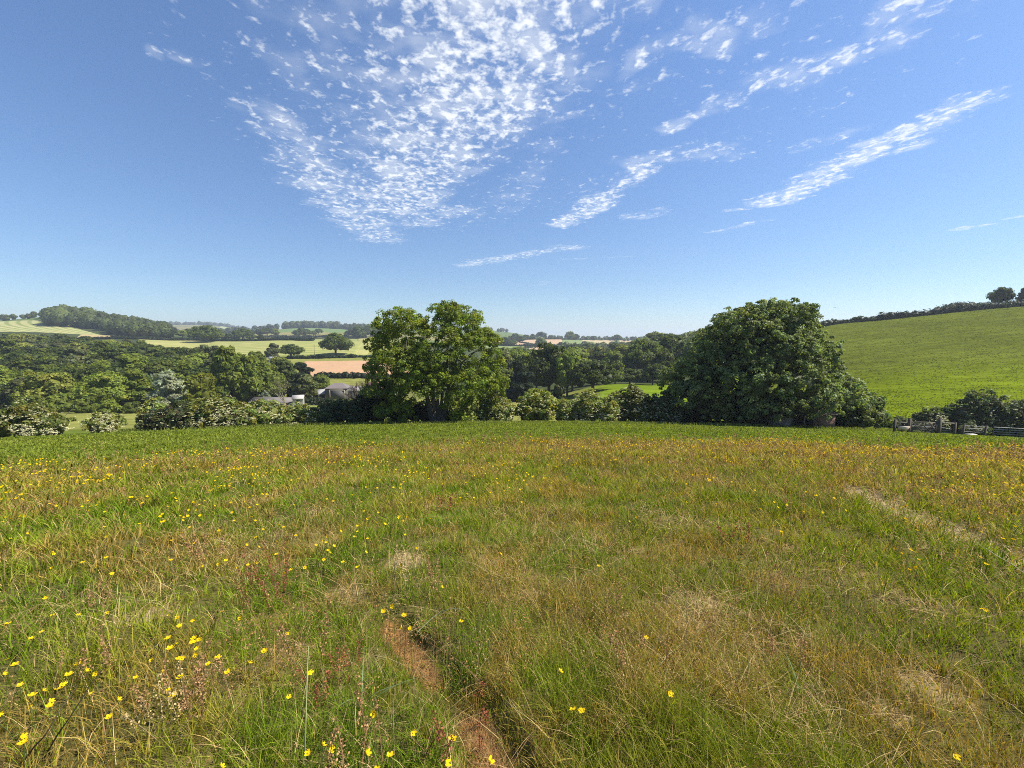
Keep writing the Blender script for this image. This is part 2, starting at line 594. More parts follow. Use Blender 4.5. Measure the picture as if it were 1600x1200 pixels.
def ground_mat():
    m, t, bs, out = new_mat('ground')
    at = t.n.new('ShaderNodeAttribute')
    at.attribute_name = 'Col'
    tc = t.n.new('ShaderNodeTexCoord')
    P = tc.outputs['Object']
    mp = t.n.new('ShaderNodeMapping')
    t.l.new(P, mp.inputs[0])
    mp.inputs['Scale'].default_value = (0.35, 1.0, 1.0)
    n1 = t.noise(mp.outputs[0], 0.9, 5, 0.65)
    n2 = t.noise(P, 14, 4, 0.65)
    n3 = t.noise(P, 0.03, 4, 0.55)
    f = t.math('MULTIPLY', t.maprange(n1, 0.25, 0.75, 0.72, 1.28), t.maprange(n2, 0.25, 0.75, 0.75, 1.25))
    mp2 = t.n.new('ShaderNodeMapping')
    t.l.new(P, mp2.inputs[0])
    mp2.inputs['Scale'].default_value = (0.16, 1.0, 1.0)
    n4 = t.noise(mp2.outputs[0], 0.42, 4, 0.6, 0.6)
    f = t.math('MULTIPLY', f, t.maprange(n4, 0.35, 0.65, 0.80, 1.16))
    f = t.math('MULTIPLY', f, t.maprange(n3, 0.3, 0.7, 0.85, 1.15))
    t.put(bs.inputs['Base Color'], t.vec('SCALE', at.outputs['Color'], None, f))
    bs.inputs['Roughness'].default_value = 0.95
    bs.inputs['Specular IOR Level'].default_value = 0.0
    b = t.n.new('ShaderNodeBump')
    b.inputs['Strength'].default_value = 0.8
    b.inputs['Distance'].default_value = 0.25
    t.put(b.inputs['Height'], n1)
    t.l.new(b.outputs[0], bs.inputs['Normal'])
    return m


M_GROUND = ground_mat()


# ------------------------------------------------------------------ terrain sheet
def mixc(a, b, w):
    w = np.asarray(w)[..., None]
    return np.asarray(a) * (1 - w) + np.asarray(b) * w


def ground_color(X, Y):
    th = np.arctan2(X, Y)
    r = np.hypot(X, Y)
    dd = r * np.maximum(np.cos(th), 0.6)
    base = np.broadcast_to(np.array([.085, .125, .032]), X.shape + (3,))
    mw = meadow_mask(X, Y)
    c = mixc((.09, .12, .018), (.10, .09, .03), mw)
    n = fbm(X, Y, 0.6, 3, 8)
    c = mixc(c, np.array((.22, .15, .065)), mw * sstep(n, .52, .75) * 0.7)
    c = mixc(c, np.array((.34, .25, .13)), bare_mask(X, Y) * .75)
    s = rut_mask(X, Y, 0)
    c = mixc(c, np.array((.27, .14, .045)), s)
    c = mixc(c, np.array((.36, .27, .15)), rut_mask(X, Y, 1))
    # beyond the hedge
    w = sstep(dd, 50, 60)
    px = 800 + F * np.tan(np.clip(th, -1.1, 1.1))
    low = np.broadcast_to(np.array([.19, .195, .05]), X.shape + (3,))
    bright = np.array([.13, .185, .012])
    low = mixc(low, bright, sstep(px, 880, 960))
    hill = mixc(np.array([.112, .145, .006]) * np.ones(X.shape + (3,)), np.array([.090, .106, .013]), sstep(dd, 78, 112))
    low = mixc(low, hill, sstep(px, 1150, 1200))
    wood = np.array([.05, .062, .025])
    low = mixc(low, wood, sstep(dd, 100, 112) * (1 - sstep(px, 350, 430)))
    low = mixc(low, wood, sstep(dd, 135, 140) * sstep(px, 600, 700) * (1 - sstep(px, 1200, 1240)))
    far = mixc(np.broadcast_to(np.array([.10, .14, .04]), X.shape + (3,)), np.array([.21, .19, .075]), sstep(fbm(X, Y, 420, 2, 64), .5, .6))
    low = mixc(low, far, sstep(dd, 520, 640) * (1 - sstep(px, 1150, 1250) * 0))
    return mixc(c, low, w)


def terrain():
    th = np.concatenate([np.arange(-180, -66, 3.0), np.arange(-66, 66.01, 0.25), np.arange(69, 180.01, 3.0)])
    th = np.radians(th)
    r = np.concatenate([np.exp(np.linspace(math.log(0.15), math.log(0.9), 10, endpoint=False)), np.exp(np.linspace(math.log(0.9), math.log(60), 210, endpoint=False)),
                        np.exp(np.linspace(math.log(60), math.log(7000), 210))])
    T, RR = np.meshgrid(th, r, indexing='ij')
    X, Y = RR * np.sin(T), RR * np.cos(T)
    Z = H(X, Y)
    n, k = X.shape
    idx = np.arange(n * k).reshape(n, k)
    Fq = np.stack([idx[:-1, :-1], idx[:-1, 1:], idx[1:, 1:], idx[1:, :-1]], -1).reshape(-1, 4)[:, ::-1]
    V = np.stack([X, Y, Z], -1).reshape(-1, 3)
    C = ground_color(X, Y).reshape(-1, 3)
    me = mesh_np('ground', V, [Fq], M_GROUND, C, True)
    o = link('ground', me)
    tag(o, kind='structure')


terrain()


# ------------------------------------------------------------------ draped fields
def P2(px, Y):
    return ((px - 800) / F * Y, Y)


def field(name, quad, colA, colB=None, nx=60, ny=40, lift=0.25, stripes=None, rough=0.95, curve=0.0):
    """quad: near-left, near-right, far-right, far-left as (photo px, depth)"""
    q = [np.array(P2(*p)) for p in quad]
    s = np.linspace(0, 1, nx)
    t = np.linspace(0, 1, ny)
    S, T = np.meshgrid(s, t, indexing='ij')
    XY = (q[0] * ((1 - S) * (1 - T))[..., None] + q[1] * (S * (1 - T))[..., None] + q[2] * (S * T)[..., None] + q[3] * ((1 - S) * T)[..., None])
    X, Y = XY[..., 0], XY[..., 1]
    Z = H(X, Y) + lift
    edge = (S == 0) | (S == 1) | (T == 0) | (T == 1)
    Z = np.where(edge, Z - 2 * lift, Z)
    idx = np.arange(nx * ny).reshape(nx, ny)
    Fq = np.stack([idx[:-1, :-1], idx[1:, :-1], idx[1:, 1:], idx[:-1, 1:]], -1).reshape(-1, 4)
    m, tt, bs, out = new_mat(name)
    at = tt.n.new('ShaderNodeAttribute')
    at.attribute_name = 'st'
    tc = tt.n.new('ShaderNodeTexCoord')
    n = tt.noise(tc.outputs['Object'], 0.05, 4, 0.6)
    n2 = tt.noise(tc.outputs['Object'], 0.7, 4, 0.7)
    col = tt.mix(tt.maprange(n, .35, .65, 0, 1), tuple(colA) + (1,), tuple(colB or colA) + (1,))
    if stripes:
        k, amt, scol = stripes
        sp = tt.n.new('ShaderNodeSeparateXYZ')
        tt.l.new(at.outputs['Vector'], sp.inputs[0])
        w = tt.math('SINE', tt.math('ADD', tt.math('MULTIPLY', sp.outputs[1 if k < 0 else 0], abs(k)), tt.math('MULTIPLY', n2, 1.2)))
        w = tt.math('MULTIPLY', tt.maprange(w, -0.2, 0.9, 0, 1, True), amt)
        col = tt.mix(w, col, tuple(scol) + (1,))
    col = tt.vec('SCALE', col, None, tt.maprange(n2, .25, .75, .82, 1.18))
    tt.put(bs.inputs['Base Color'], col)
    bs.inputs['Roughness'].default_value = rough
    bs.inputs['Specular IOR Level'].default_value = 0.1
    U = S + curve * np.sin(T * 3.0) + 0.0 * T
    me = mesh_np(name, np.stack([X, Y, Z], -1).reshape(-1, 3), [Fq], m, None, True, None, np.stack([U, T, T], -1).reshape(-1, 3))
    o = link(name, me)
    tag(o, kind='structure')
    return o


GREEN1, STRAW = (.16, .20, .055), (.33, .31, .12)
field('striped_hay_field', [(-160, 425), (170, 470), (95, 610), (-160, 640)], (.36, .33, .15), (.30, .31, .12), stripes=(95, .75, (.15, .19, .05)), curve=.10, lift=.3)
field('stubble_field', [(120, 400), (300, 455), (290, 475), (130, 470)], (.38, .28, .14), (.32, .27, .12), lift=.3)
field('light_hay_field', [(225, 300), (575, 287), (600, 445), (215, 452)], (.25, .26, .075), (.33, .30, .11), lift=.25, stripes=(2.0, 0.0, (.2, .2, .06)))
field('swath_field', [(300, 292), (560, 289), (575, 436), (330, 440)], (.26, .27, .08), (.33, .31, .11), lift=.5, stripes=(-75, .7, (.17, .20, .05)))
field('ploughed_field', [(474, 186), (640, 186), (640, 268), (474, 268)], (.44, .27, .15), (.40, .255, .145), lift=.25, stripes=(-80, .3, (.36, .22, .12)))
field('pale_green_pasture', [(430, 462), (560, 470), (560, 660), (440, 640)], (.19, .22, .07), (.22, .23, .08), lift=.4)
field('green_hill_pasture', [(395, 1010), (560, 1010), (552, 1240), (470, 1270)], (.11, .17, .045), (.13, .18, .05), lift=.6)
field('lower_pasture', [(450, 76), (520, 76), (520, 112), (450, 112)], (.20, .23, .06), (.17, .21, .05), lift=.12)
field('near_grey_green_pasture', [(755, 560), (835, 560), (838, 690), (758, 650)], (.17, .21, .07), (.19, .22, .08), lift=.4)
field('brown_fallow_field', [(762, 705), (880, 720), (878, 1010), (768, 900)], (.42, .28, .17), (.38, .27, .16), lift=.5)
field('tan_stubble_field', [(825, 620), (872, 625), (874, 700), (815, 690)], (.43, .30, .19), (.40, .28, .17), lift=.5)
field('distant_straw_field', [(905, 900), (962, 900), (958, 1180), (912, 1180)], (.42, .32, .18), (.38, .31, .16), lift=.6)
field('distant_green_field', [(872, 760), (940, 760), (930, 1000), (880, 1000)], (.15, .20, .06), (.17, .21, .07), lift=.6)
field('distant_tan_field', [(968, 960), (985, 960), (985, 1150), (966, 1150)], (.42, .31, .18), (.40, .31, .17), lift=.6)
field('pale_far_hill_field', [(385, 1500), (455, 1500), (450, 2050), (395, 2000)], (.20, .24, .09), (.24, .25, .10), lift=1.0)
field('far_pale_field', [(345, 1650), (378, 1650), (375, 2250), (350, 2250)], (.26, .29, .12), (.28, .29, .13), lift=1.0)
field('yellow_far_strip', [(560, 480), (640, 500), (640, 600), (560, 600)], (.30, .29, .10), (.28, .27, .09), lift=.4)


# ------------------------------------------------------------------ foliage
def rnd_dir(rng, n):
    v = rng.normal(size=(n, 3))
    return v / np.linalg.norm(v, axis=1, keepdims=True)


def leaf_quads(acc, rng, P, N, size, C, aspect=0.55, mi=0, fold=0.12):
    n = len(P)
    N = N / (np.linalg.norm(N, axis=1, keepdims=True) + 1e-9)
    a = rnd_dir(rng, n)
    T = np.cross(N, a)
    T /= np.linalg.norm(T, axis=1, keepdims=True) + 1e-9
    B = np.cross(N, T)
    s = np.asarray(size)[:, None] if np.ndim(size) else size
    V = np.stack([P - T * s, P + B * s * aspect + N * s * fold, P + T * s, P - B * s * aspect + N * s * fold], 1).reshape(-1, 3)
    Fq = np.arange(n * 4).reshape(n, 4)
    acc.add(V, Fq, np.repeat(C, 4, axis=0), mi)


def ico(sub=1):
    t = (1 + 5 ** .5) / 2
    v = [(-1, t, 0), (1, t, 0), (-1, -t, 0), (1, -t, 0), (0, -1, t), (0, 1, t), (0, -1, -t), (0, 1, -t), (t, 0, -1), (t, 0, 1), (-t, 0, -1), (-t, 0, 1)]
    f = [(0, 11, 5), (0, 5, 1), (0, 1, 7), (0, 7, 10), (0, 10, 11), (1, 5, 9), (5, 11, 4), (11, 10, 2), (10, 7, 6), (7, 1, 8), (3, 9, 4), (3, 4, 2), (3, 2, 6), (3, 6, 8), (3, 8, 9), (4, 9, 5), (2, 4, 11), (6, 2, 10), (8, 6, 7), (9, 8, 1)]
    v = [np.array(p, float) / np.linalg.norm(p) for p in v]
    for _ in range(sub):
        c, nf = {}, []

        def mid(a, b):
            k = (min(a, b), max(a, b))
            if k not in c:
                p = v[a] + v[b]
                v.append(p / np.linalg.norm(p))
                c[k] = len(v) - 1
            return c[k]
        for a, b, d in f:
            x, y, z = mid(a, b), mid(b, d), mid(d, a)
            nf += [(a, x, z), (b, y, x), (d, z, y), (x, y, z)]
        f = nf
    return np.array(v), np.array(f)


ICO1, ICO2 = ico(1), ico(2)


def crown(acc, rng, lobes, n_clump, clump_r, per, leaf, col, var=0.22, core=0.0, inner=0.55, up=0.25, flat=0.75, aspect=0.55, hue=0.12):
    """leaf clumps spread over the shells of ellipsoid lobes (cx,cy,cz,rx,ry,rz)"""
    L = np.array(lobes, float)
    area = (L[:, 3] * L[:, 4] + L[:, 3] * L[:, 5] + L[:, 4] * L[:, 5])
    pick = rng.choice(len(L), size=n_clump * 2, p=area / area.sum())
    d = rnd_dir(rng, len(pick))
    d[:, 2] = np.where(d[:, 2] < -0.35, -d[:, 2] * 0.6, d[:, 2])
    d /= np.linalg.norm(d, axis=1, keepdims=True)
    rr = 1 - (1 - inner) * rng.random(len(pick)) ** 1.6
    Cc = L[pick, :3] + d * L[pick, 3:] * rr[:, None]
    keep = np.ones(len(pick), bool)
    for l in L:
        q = (((Cc - l[:3]) / l[3:]) ** 2).sum(1)
        keep &= q > (inner * 0.85) ** 2
    Cc, d = Cc[keep][:n_clump], d[keep][:n_clump]
    n = len(Cc)
    cr = clump_r * (0.55 + 0.9 * rng.random(n))
    cval = 1 + var * rng.normal(size=n)
    dr = rnd_dir(rng, n * per).reshape(n, per, 3)
    dr = dr + d[:, None, :] * 0.45 + np.array([0, 0, up])
    dr /= np.linalg.norm(dr, axis=2, keepdims=True)
    rad = cr[:, None, None] * (0.45 + 0.6 * rng.random((n, per, 1)) ** 0.7)
    P = Cc[:, None, :] + dr * rad * np.array([1, 1, flat])
    N = dr * 0.8 + rng.normal(size=dr.shape) * 0.42 + np.array([0, 0, 0.25])
    base = np.array(col)[None, None, :] * cval[:, None, None] * (1 + 0.18 * rng.normal(size=(n, per, 1)))
    hs = rng.normal(size=(n, 1, 1)) * hue
    base = base * np.concatenate([1 + hs, 1 + 0 * hs, 1 - hs], -1)
    base = np.clip(base, 0.008, 0.9)
    leaf_quads(acc, rng, P.reshape(-1, 3), N.reshape(-1, 3), leaf * (0.6 + 0.7 * rng.random(n * per)), base.reshape(-1, 3), aspect)
    if core:
        for l in L:
            v, f = ICO1
            vv = v * (1 + 0.15 * rng.normal(size=(len(v), 1))) * l[3:] * core + l[:3]
            acc.add(vv, f, np.array(col) * 0.8)
    return Cc


def twig_branches(acc, rng, base, tips, r0, col, mid_lift=0.3, n=5):
    """limbs from a base point to each of the tips, tapering"""
    base = np.array(base, float)
    for tip in tips:
        tip = np.array(tip, float)
        d = tip - base
        pts, rad = [], []
        side = rng.normal(size=3) * np.linalg.norm(d) * 0.06
        for k in range(n + 1):
            s = k / n
            p = base + d * s + side * math.sin(math.pi * s)
            p[2] += mid_lift * math.sin(math.pi * s) * 0.3 * np.linalg.norm(d[:2])
            pts.append(p)
            rad.append(r0 * (1 - 0.82 * s))
        acc.tube(pts, rad, col, 6)


BARKC = (.10, .085, .065)


def empty(name, loc, rz=0, sc=1.0):
    o = bpy.data.objects.new(name, None)
    o.empty_display_size = 0.3
    COL.objects.link(o)
    o.location = loc
    o.rotation_euler = (0, 0, rz)
    o.scale = (sc, sc, sc) if not isinstance(sc, tuple) else sc
    return o


def tree_parts(root, crown_acc, trunk_acc, leafmat=None):
    c = link('crown', crown_acc.mesh('crown', leafmat or M_LEAF), root)
    t = link('trunk', trunk_acc.mesh('trunk', M_BARK, True), root)
    return root


def proto_tree(name, seed, h, w, col, kind='round', leaf=0.31, n_clump=240, per=36, clump_r=None, low=0.12, var=.13, core=.74):
    rng = np.random.default_rng(seed)
    ca, ta = Acc(), Acc()
    lobes = []
    if kind == 'conifer':
        for k in range(7):
            s = k / 6
            lobes.append((rng.normal() * .1 * w, rng.normal() * .1 * w, h * (0.14 + 0.8 * s), w * .5 * (1 - .8 * s) + .3, w * .5 * (1 - .8 * s) + .3, h * .12))
    elif kind == 'tall':
        for k in range(8):
            s = k / 7
            a = rng.random() * 6.28
            rr = w * (.30 if 0.1 < s < .8 else .2)
            off = w * .22 * (1 - s * .7)
            lobes.append((math.cos(a) * off, math.sin(a) * off, h * (.2 + .66 * s), rr, rr, h * .16))
    else:
        m = 8
        for k in range(m):
            a = 2 * math.pi * k / m + rng.normal() * .3
            off = w * .26 * (0.7 + .5 * rng.random())
            zz = h * (low + .22 + .18 * rng.random())
            rr = w * (.20 + .08 * rng.random())
            lobes.append((math.cos(a) * off, math.sin(a) * off, zz, rr, rr, h * (.2 + .06 * rng.random())))
        for k in range(4):
            a = rng.random() * 6.28
            off = w * .14
            lobes.append((math.cos(a) * off, math.sin(a) * off, h * (.62 + .10 * rng.random()), w * .24, w * .24, h * .22))
        if kind == 'oak':
            lobes = [(x, y, z * .95, rx * 1.1, ry * 1.1, rz * .9) for x, y, z, rx, ry, rz in lobes]
    tips = [l[:3] for l in lobes]
    crown(ca, rng, lobes, n_clump, clump_r or w * .085, per, leaf, col, var=var, core=core, hue=.05)
    ta.tube([(0, 0, -.6), (0, 0, h * .15), (w * .01, 0, h * .35), (0, 0, h * .6)], [w * .045, w * .034, w * .028, w * .012], BARKC, 7)
    twig_branches(ta, rng, (0, 0, h * .2), tips, w * .018, BARKC)
    root = empty(name, (0, 0, 0))
    tree_parts(root, ca, ta)
    root['ref_h'] = float(np.quantile(np.concatenate(ca.V)[:, 2], .995))
    return root


def dup(root, loc, rz, sc):
    r = root.copy()
    COL.objects.link(r)
    r.location = loc
    r.rotation_euler = (0, 0, rz)
    r.scale = sc if isinstance(sc, tuple) else (sc, sc, sc)
    for ch in list(root.children):
        c = ch.copy()
        COL.objects.link(c)
        c.parent = r
    return r


_used = set()


def place(root, px, Y, h, label, cat='tree', group=None, wide=1.0, rz=None, ref_h=None, name=None, sink=0.25, top=None):
    """stand a tree of height h where the photo shows it; the first time moves the prototype itself"""
    x, y = P2(px, Y)
    z = float(H(x, y)) - sink
    ref = root['ref_h']
    if top:
        h0 = h
        h = CAMZ - (top - HZ) / F * Y - z
        wide = wide * h0 / h
    s = h / ref
    rz = random.random() * 6.28 if rz is None else rz
    if root.name not in _used:
        _used.add(root.name)
        o = root
        o.location = (x, y, z)
        o.rotation_euler = (0, 0, rz)
        o.scale = (s * wide, s * wide, s)
    else:
        o = dup(root, (x, y, z), rz, (s * wide, s * wide, s))
    if name:
        o.name = name
    for k in ('label', 'category', 'group') + (('ref_h',) if o is not root else ()):
        if k in o:
            del o[k]
    tag(o, label, cat, group)
    return o


G_DARK, G_MID, G_OLIVE, G_GREY, G_BRIGHT = (.10, .13, .022), (.165, .20, .03), (.21, .225, .038), (.16, .175, .085), (.16, .20, .02)
PT = {
    'round': proto_tree('broadleaf_tree', 11, 10, 9, G_MID, 'round'),
    'round2': proto_tree('broadleaf_tree', 12, 10, 9.5, G_OLIVE, 'round'),
    'dark': proto_tree('dark_broadleaf_tree', 13, 10, 9, (.08, .105, .02), 'round'),
    'oak': proto_tree('oak_tree', 14, 10, 11, (.082, .108, .02), 'oak'),
    'tall': proto_tree('tall_tree', 15, 10, 6, G_MID, 'tall', leaf=.42),
    'grey': proto_tree('grey_green_tree', 16, 10, 7.5, (.135, .150, .055), 'tall', leaf=.42),
    'willow': proto_tree('silver_willow', 17, 10, 9, (.23, .25, .165), 'tall', leaf=.36, var=.14),
    'yew': proto_tree('conifer_tree', 18, 10, 7, (.026, .038, .017), 'conifer', leaf=.4),
    'shrub': proto_tree('shrub', 19, 10, 15, G_MID, 'round', leaf=.8, low=-.05, n_clump=110, core=.8),
    'gold': proto_tree('yellow_green_tree', 20, 10, 9, (.20, .22, .012), 'round', leaf=.36, low=0.0, var=.12, n_clump=170),
}
PT['shrubdark'] = proto_tree('shrub', 21, 10, 15, (.09, .11, .03), 'round', leaf=.8, low=-.05, n_clump=110, core=.8)


# ---------- the wood on the left, row by row
def wood_left():
    seen = set()
    rng = random.Random(3)
    rows = [(114, 9.5, 'front row', 1.0), (126, 10.5, 'second row', 1.0), (142, 11.5, 'third row', 1.1), (163, 12, 'fourth row', 1.1),
            (188, 12, 'fifth row', 1.2), (218, 12, 'sixth row', 1.25), (252, 11.5, 'seventh row', 1.3), (285, 11, 'eighth row', 1.4), (322, 9.5, 'back row', 1.4)]
    names = {'round': 'mid green broadleaf tree', 'round2': 'olive green broadleaf tree', 'dark': 'very dark green tree', 'oak': 'broad dark oak', 'tall': 'tall narrow green tree', 'grey': 'grey green tall tree'}
    where = lambda p: ('at far left' if p < 50 else 'below the hay stripes' if p < 120 else 'below the hilltop wood' if p < 190 else 'left of the willow' if p < 235 else 'behind the willow' if p < 285 else 'behind the yellow green tree' if p < 345 else 'above the barns')
    for ri, (Y, h, rn, sp) in enumerate(rows):
        step = 8.2 * sp / Y * F
        p = -130 + rng.random() * step
        lim = 420 if Y < 200 else (330 if Y < 260 else 235)
        if Y > 300:
            lim = 150
        if ri == 0:
            lim = 225
        while p < lim:
            k = rng.choice(['round', 'round', 'round2', 'dark', 'dark', 'oak', 'tall', 'grey'])
            hh = h * (0.74 + 0.48 * rng.random()) * (1.12 if k in ('tall', 'grey') else 1)
            if Y > 240:
                hh = h * (0.85 + .2 * rng.random())
            YY = Y * (0.97 + .06 * rng.random())
            lb = '%s, wood %s, %s' % (names[k], rn, where(p))
            if lb in seen:
                lb += ', slightly further right'
            seen.add(lb)
            if p > -60 or ri % 2 == 0:
                place(PT[k], p, YY, hh, lb, 'tree', 'trees of the dense wood on the left', wide=1.12 * (sp ** .5), ref_h=10)
            p += step * (0.8 + .4 * rng.random())


wood_left()
# named trees along the wood edge and around the barns
place(PT['willow'], 257, 110, 9.3, 'silver grey willow at the edge of the left wood', 'tree', wide=1.1, top=582)
place(PT['gold'], 312, 108, 8.2, 'round yellow green tree beside the silver willow', 'tree', wide=1.0, top=584)
place(PT['tall'], 352, 118, 14.5, 'tallest dark grey green tree right of the yellow green tree', 'tree', wide=1.0, top=543)
place(PT['tall'], 385, 122, 11.8, 'tall dark tree just left of the long low barn', 'tree', wide=1.0, top=556)
place(PT['tall'], 372, 135, 12.5, 'dark tall tree squeezed between two taller ones above the barn', 'tree', top=553)
place(PT['round'], 415, 140, 12.5, 'mid green tree rising behind the long low barn roof', 'tree', wide=.9, top=566)
place(PT['dark'], 440, 155, 13.5, 'dark rounded tree behind the bare brown tree', 'tree', wide=.9, top=562)
place(PT['yew'], 472, 150, 13.2, 'almost black conifer left of the ploughed field', 'tree', wide=1.15, top=567)
place(PT['grey'], 474, 128, 9.0, 'grey green willow beside the stone barn', 'tree', wide=1.15, top=586)
place(PT['round'], 500, 152, 6.8, 'small rounded tree against the ploughed field', 'tree', wide=1.0, top=586)
place(PT['willow'], 413, 122, 3.2, 'pale leafy bush in front of the long low barn', 'bush', wide=1.4, top=612)
place(PT['dark'], 402, 165, 11, 'dark green tree at the right end of the left wood', 'tree')
place(PT['round2'], 436, 190, 10, 'olive green tree below the light hay field', 'tree')
place(PT['round'], 395, 200, 11, 'mid green tree above the barns beneath the hay field', 'tree')
for p, Y, h, w, lb in [(35, 101, 4.0, 1.1, 'low green shrub at the far left wood edge'), (85, 100, 4.6, 1.2, 'green shrub behind the big left elder bush'),
                       (125, 98, 3.8, 1.1, 'low green shrub above the small elder bush'), (165, 97, 3.2, 1.3, 'bright low shrub in front of the wood'),
                       (200, 98, 2.8, 1.1, 'lowest shrub at the wood edge left of the willow'), (395, 102, 3.0, 1.2, 'small shrub left of the bare brown tree'), (350, 100, 3.6, 1.1, 'green shrub under the tallest grey green tree')]:
    place(PT['shrub'], p, Y, h, lb, 'shrub', 'low shrubs along the wood edge', wide=w * .8, name='shrub')

# ---------- trees on the light hay field and beyond
place(PT['oak'], 525, 288, 16.5, 'tall oval oak standing alone by the road across the hay field', 'tree', wide=.95, top=521)
place(PT['oak'], 455, 283, 11.5, 'rounded tree beside a pale tree above the ploughed field', 'tree', wide=1.0, top=538)
place(PT['grey'], 428, 270, 13, 'pale grey green tree left of the rounded field tree', 'tree', wide=1.1, top=537)
place(PT['oak'], 324, 432, 19, 'spreading oak on the hedge of the far hay field', 'tree', wide=1.1, top=509)
hz = [(410, 470, 7), (382, 560, 14), (345, 520, 9), (360, 520, 8), (372, 540, 11), (300, 540, 12), (288, 530, 10), (272, 540, 12), (310, 560, 10),
      (420, 820, 16), (432, 830, 14), (465, 800, 12), (474, 810, 16), (480, 820, 14), (492, 840, 10), (395, 800, 12), (407, 820, 13),
      (500, 900, 12), (545, 820, 12), (552, 800, 15), (562, 700, 20), (570, 800, 18), (580, 850, 24), (590, 640, 14)]
for i, (p, Y, h) in enumerate(hz):
    k = ['dark', 'oak', 'round', 'dark'][i % 4]
    lb = '%s %s distant hedgerow tree %s' % ('tall' if h > 15 else 'short' if h < 11 else 'middling', ['dark', 'spreading', 'rounded', 'dark'][i % 4], 'left of the far spreading oak' if p < 316 else 'right of the far spreading oak' if p < 385 else
          'left below the green hill pasture' if p < 450 else 'below the green hill pasture' if p < 510 else 'seen just left of the ash')
    place(PT[k], p, Y, h, lb, 'tree', 'distant hedgerow trees beyond the hay field', wide=1.2, name='hedgerow_tree')

# ---------- valley trees between ash and sycamore
place(PT['oak'], 858, 132, 14.5, 'big very dark oak in the valley between ash and sycamore', 'tree', wide=.80, top=538)
place(PT['round'], 887, 126, 11.5, 'lighter green round tree leaning on the big dark oak', 'tree', wide=.78, top=551)
place(PT['yew'], 808, 118, 10.5, 'dark cedar like tree just right of the ash', 'tree', wide=1.1, top=563)
place(PT['oak'], 927, 120, 11.0, 'dark spreading oak right of the lighter round tree', 'tree', wide=.95, top=564)
place(PT['shrubdark'], 872, 100, 4.6, 'grey green shrub in front of the big dark oak', 'shrub', wide=.62, top=601)
place(PT['dark'], 895, 140, 9.5, 'dark tree filling the gap behind the lighter round tree', 'tree', top=556)
place(PT['round'], 958, 185, 9.5, 'rounded green tree behind the dark spreading oak', 'tree', wide=1.0, top=549)
place(PT['oak'], 1008, 170, 15, 'tall dark tree above the bright green valley pasture', 'tree', wide=.85, top=533)
place(PT['dark'], 1050, 175, 16, 'dark tall tree next to the left side of the sycamore', 'tree', wide=.85, top=526)
place(PT['round'], 1035, 158, 9.5, 'mid green tree on the far edge of the bright pasture', 'tree', wide=1.0, top=546)
place(PT['oak'], 985, 140, 5.2, 'low hedge oak left on the bright pasture edge', 'tree', wide=1.2, top=576)
place(PT['dark'], 1021, 134, 5.8, 'small dark round tree at the corner of the bright pasture', 'tree', wide=1.15, top=569)
place(PT['round'], 962, 138, 5.0, 'small round tree where the pasture meets the dark oak', 'tree', wide=1.2, top=579)
place(PT['shrubdark'], 1048, 133, 2.8, 'pale grey bush at the pasture edge near the sycamore', 'bush', wide=.8)
place(PT['round'], 810, 170, 12, 'green tree behind the cedar like tree', 'tree', top=548)
place(PT['grey'], 785, 165, 12, 'grey green tree half hidden by the ash', 'tree', wide=1.1, top=545)
place(PT['dark'], 1090, 150, 14, 'dark tree hidden behind the left of the sycamore', 'tree')
rng_ = random.Random(9)
for Y, h, sp in [(150, 9, 50), (210, 12, 38), (260, 13, 32), (320, 13, 28), (400, 13, 22)]:
    p = 775 + rng_.random() * 20
    while p < 1150:
        if not (940 < p < 1080 and Y < 180):
            hh = h * (.8 + .4 * rng_.random()) + (4.0 if p > 990 and 200 <= Y <= 330 else 0)
            k = rng_.choice(['oak', 'round', 'dark', 'round', 'round2'])
            lb = '%s, valley row %s, %s' % ({'oak': 'broad dark oak', 'round': 'rounded mid green tree', 'dark': 'dark round tree', 'round2': 'olive green tree'}[k], {150: 'nearest', 210: 'second', 260: 'third', 320: 'fourth', 400: 'farthest'}[Y], 'beside the ash' if p < 830 else 'above the big dark oak' if p < 910 else 'right of the big oak' if p < 980 else 'above the bright pasture' if p < 1060 else 'by the sycamore')
            place(PT[k], p, Y * (.95 + .1 * rng_.random()), hh, lb, 'tree', 'trees of the wooded valley', wide=1.25, name='valley_tree')
        p += sp * (.75 + .5 * rng_.random())
for i, (p, Y, h) in enumerate([(790, 690, 14), (796, 690, 9), (803, 700, 10), (812, 800, 14), (818, 900, 9), (845, 700, 16), (850, 690, 10), (838, 680, 8), (858, 700, 8), (805, 920, 16), (822, 960, 12),
                               (797, 960, 10), (832, 990, 13), (876, 720, 8), (890, 1000, 20), (899, 1000, 15), (845, 1080, 17), (862, 1050, 9), (915, 1050, 9), (926, 1100, 12), (940, 1100, 8), (952, 1100, 10),
                               (963, 1000, 18), (975, 1060, 9), (988, 1100, 12), (1000, 1000, 12), (1015, 900, 14), (1030, 900, 12)]):
    k = ['dark', 'oak', 'round'][i % 3]
    lb = '%s %s far tree %s' % ('tall' if h > 13 else 'small' if h < 9.5 else 'middling', k if k != 'round' else 'rounded', 'beside the ash near the horizon' if p < 810 else 'on the brown fallow field hedge' if p < 848 else
          'by the tan field' if p < 885 else 'by the distant straw field' if p < 960 else 'on the horizon toward the sycamore')
    place(PT[k], p, Y, h, lb, 'tree', 'far trees on the brown fields', wide=1.2, name='far_tree')

# ---------- skyline hill on the right
place(PT['oak'], 1553, 188, 6.4, 'lone tree breaking the skyline hedge near the right edge', 'tree', wide=.95, name='skyline_tree', top=451)
place(PT['grey'], 1588, 184, 6.6, 'smaller skyline tree at the very right edge', 'tree', wide=1.0, name='skyline_tree', top=452)


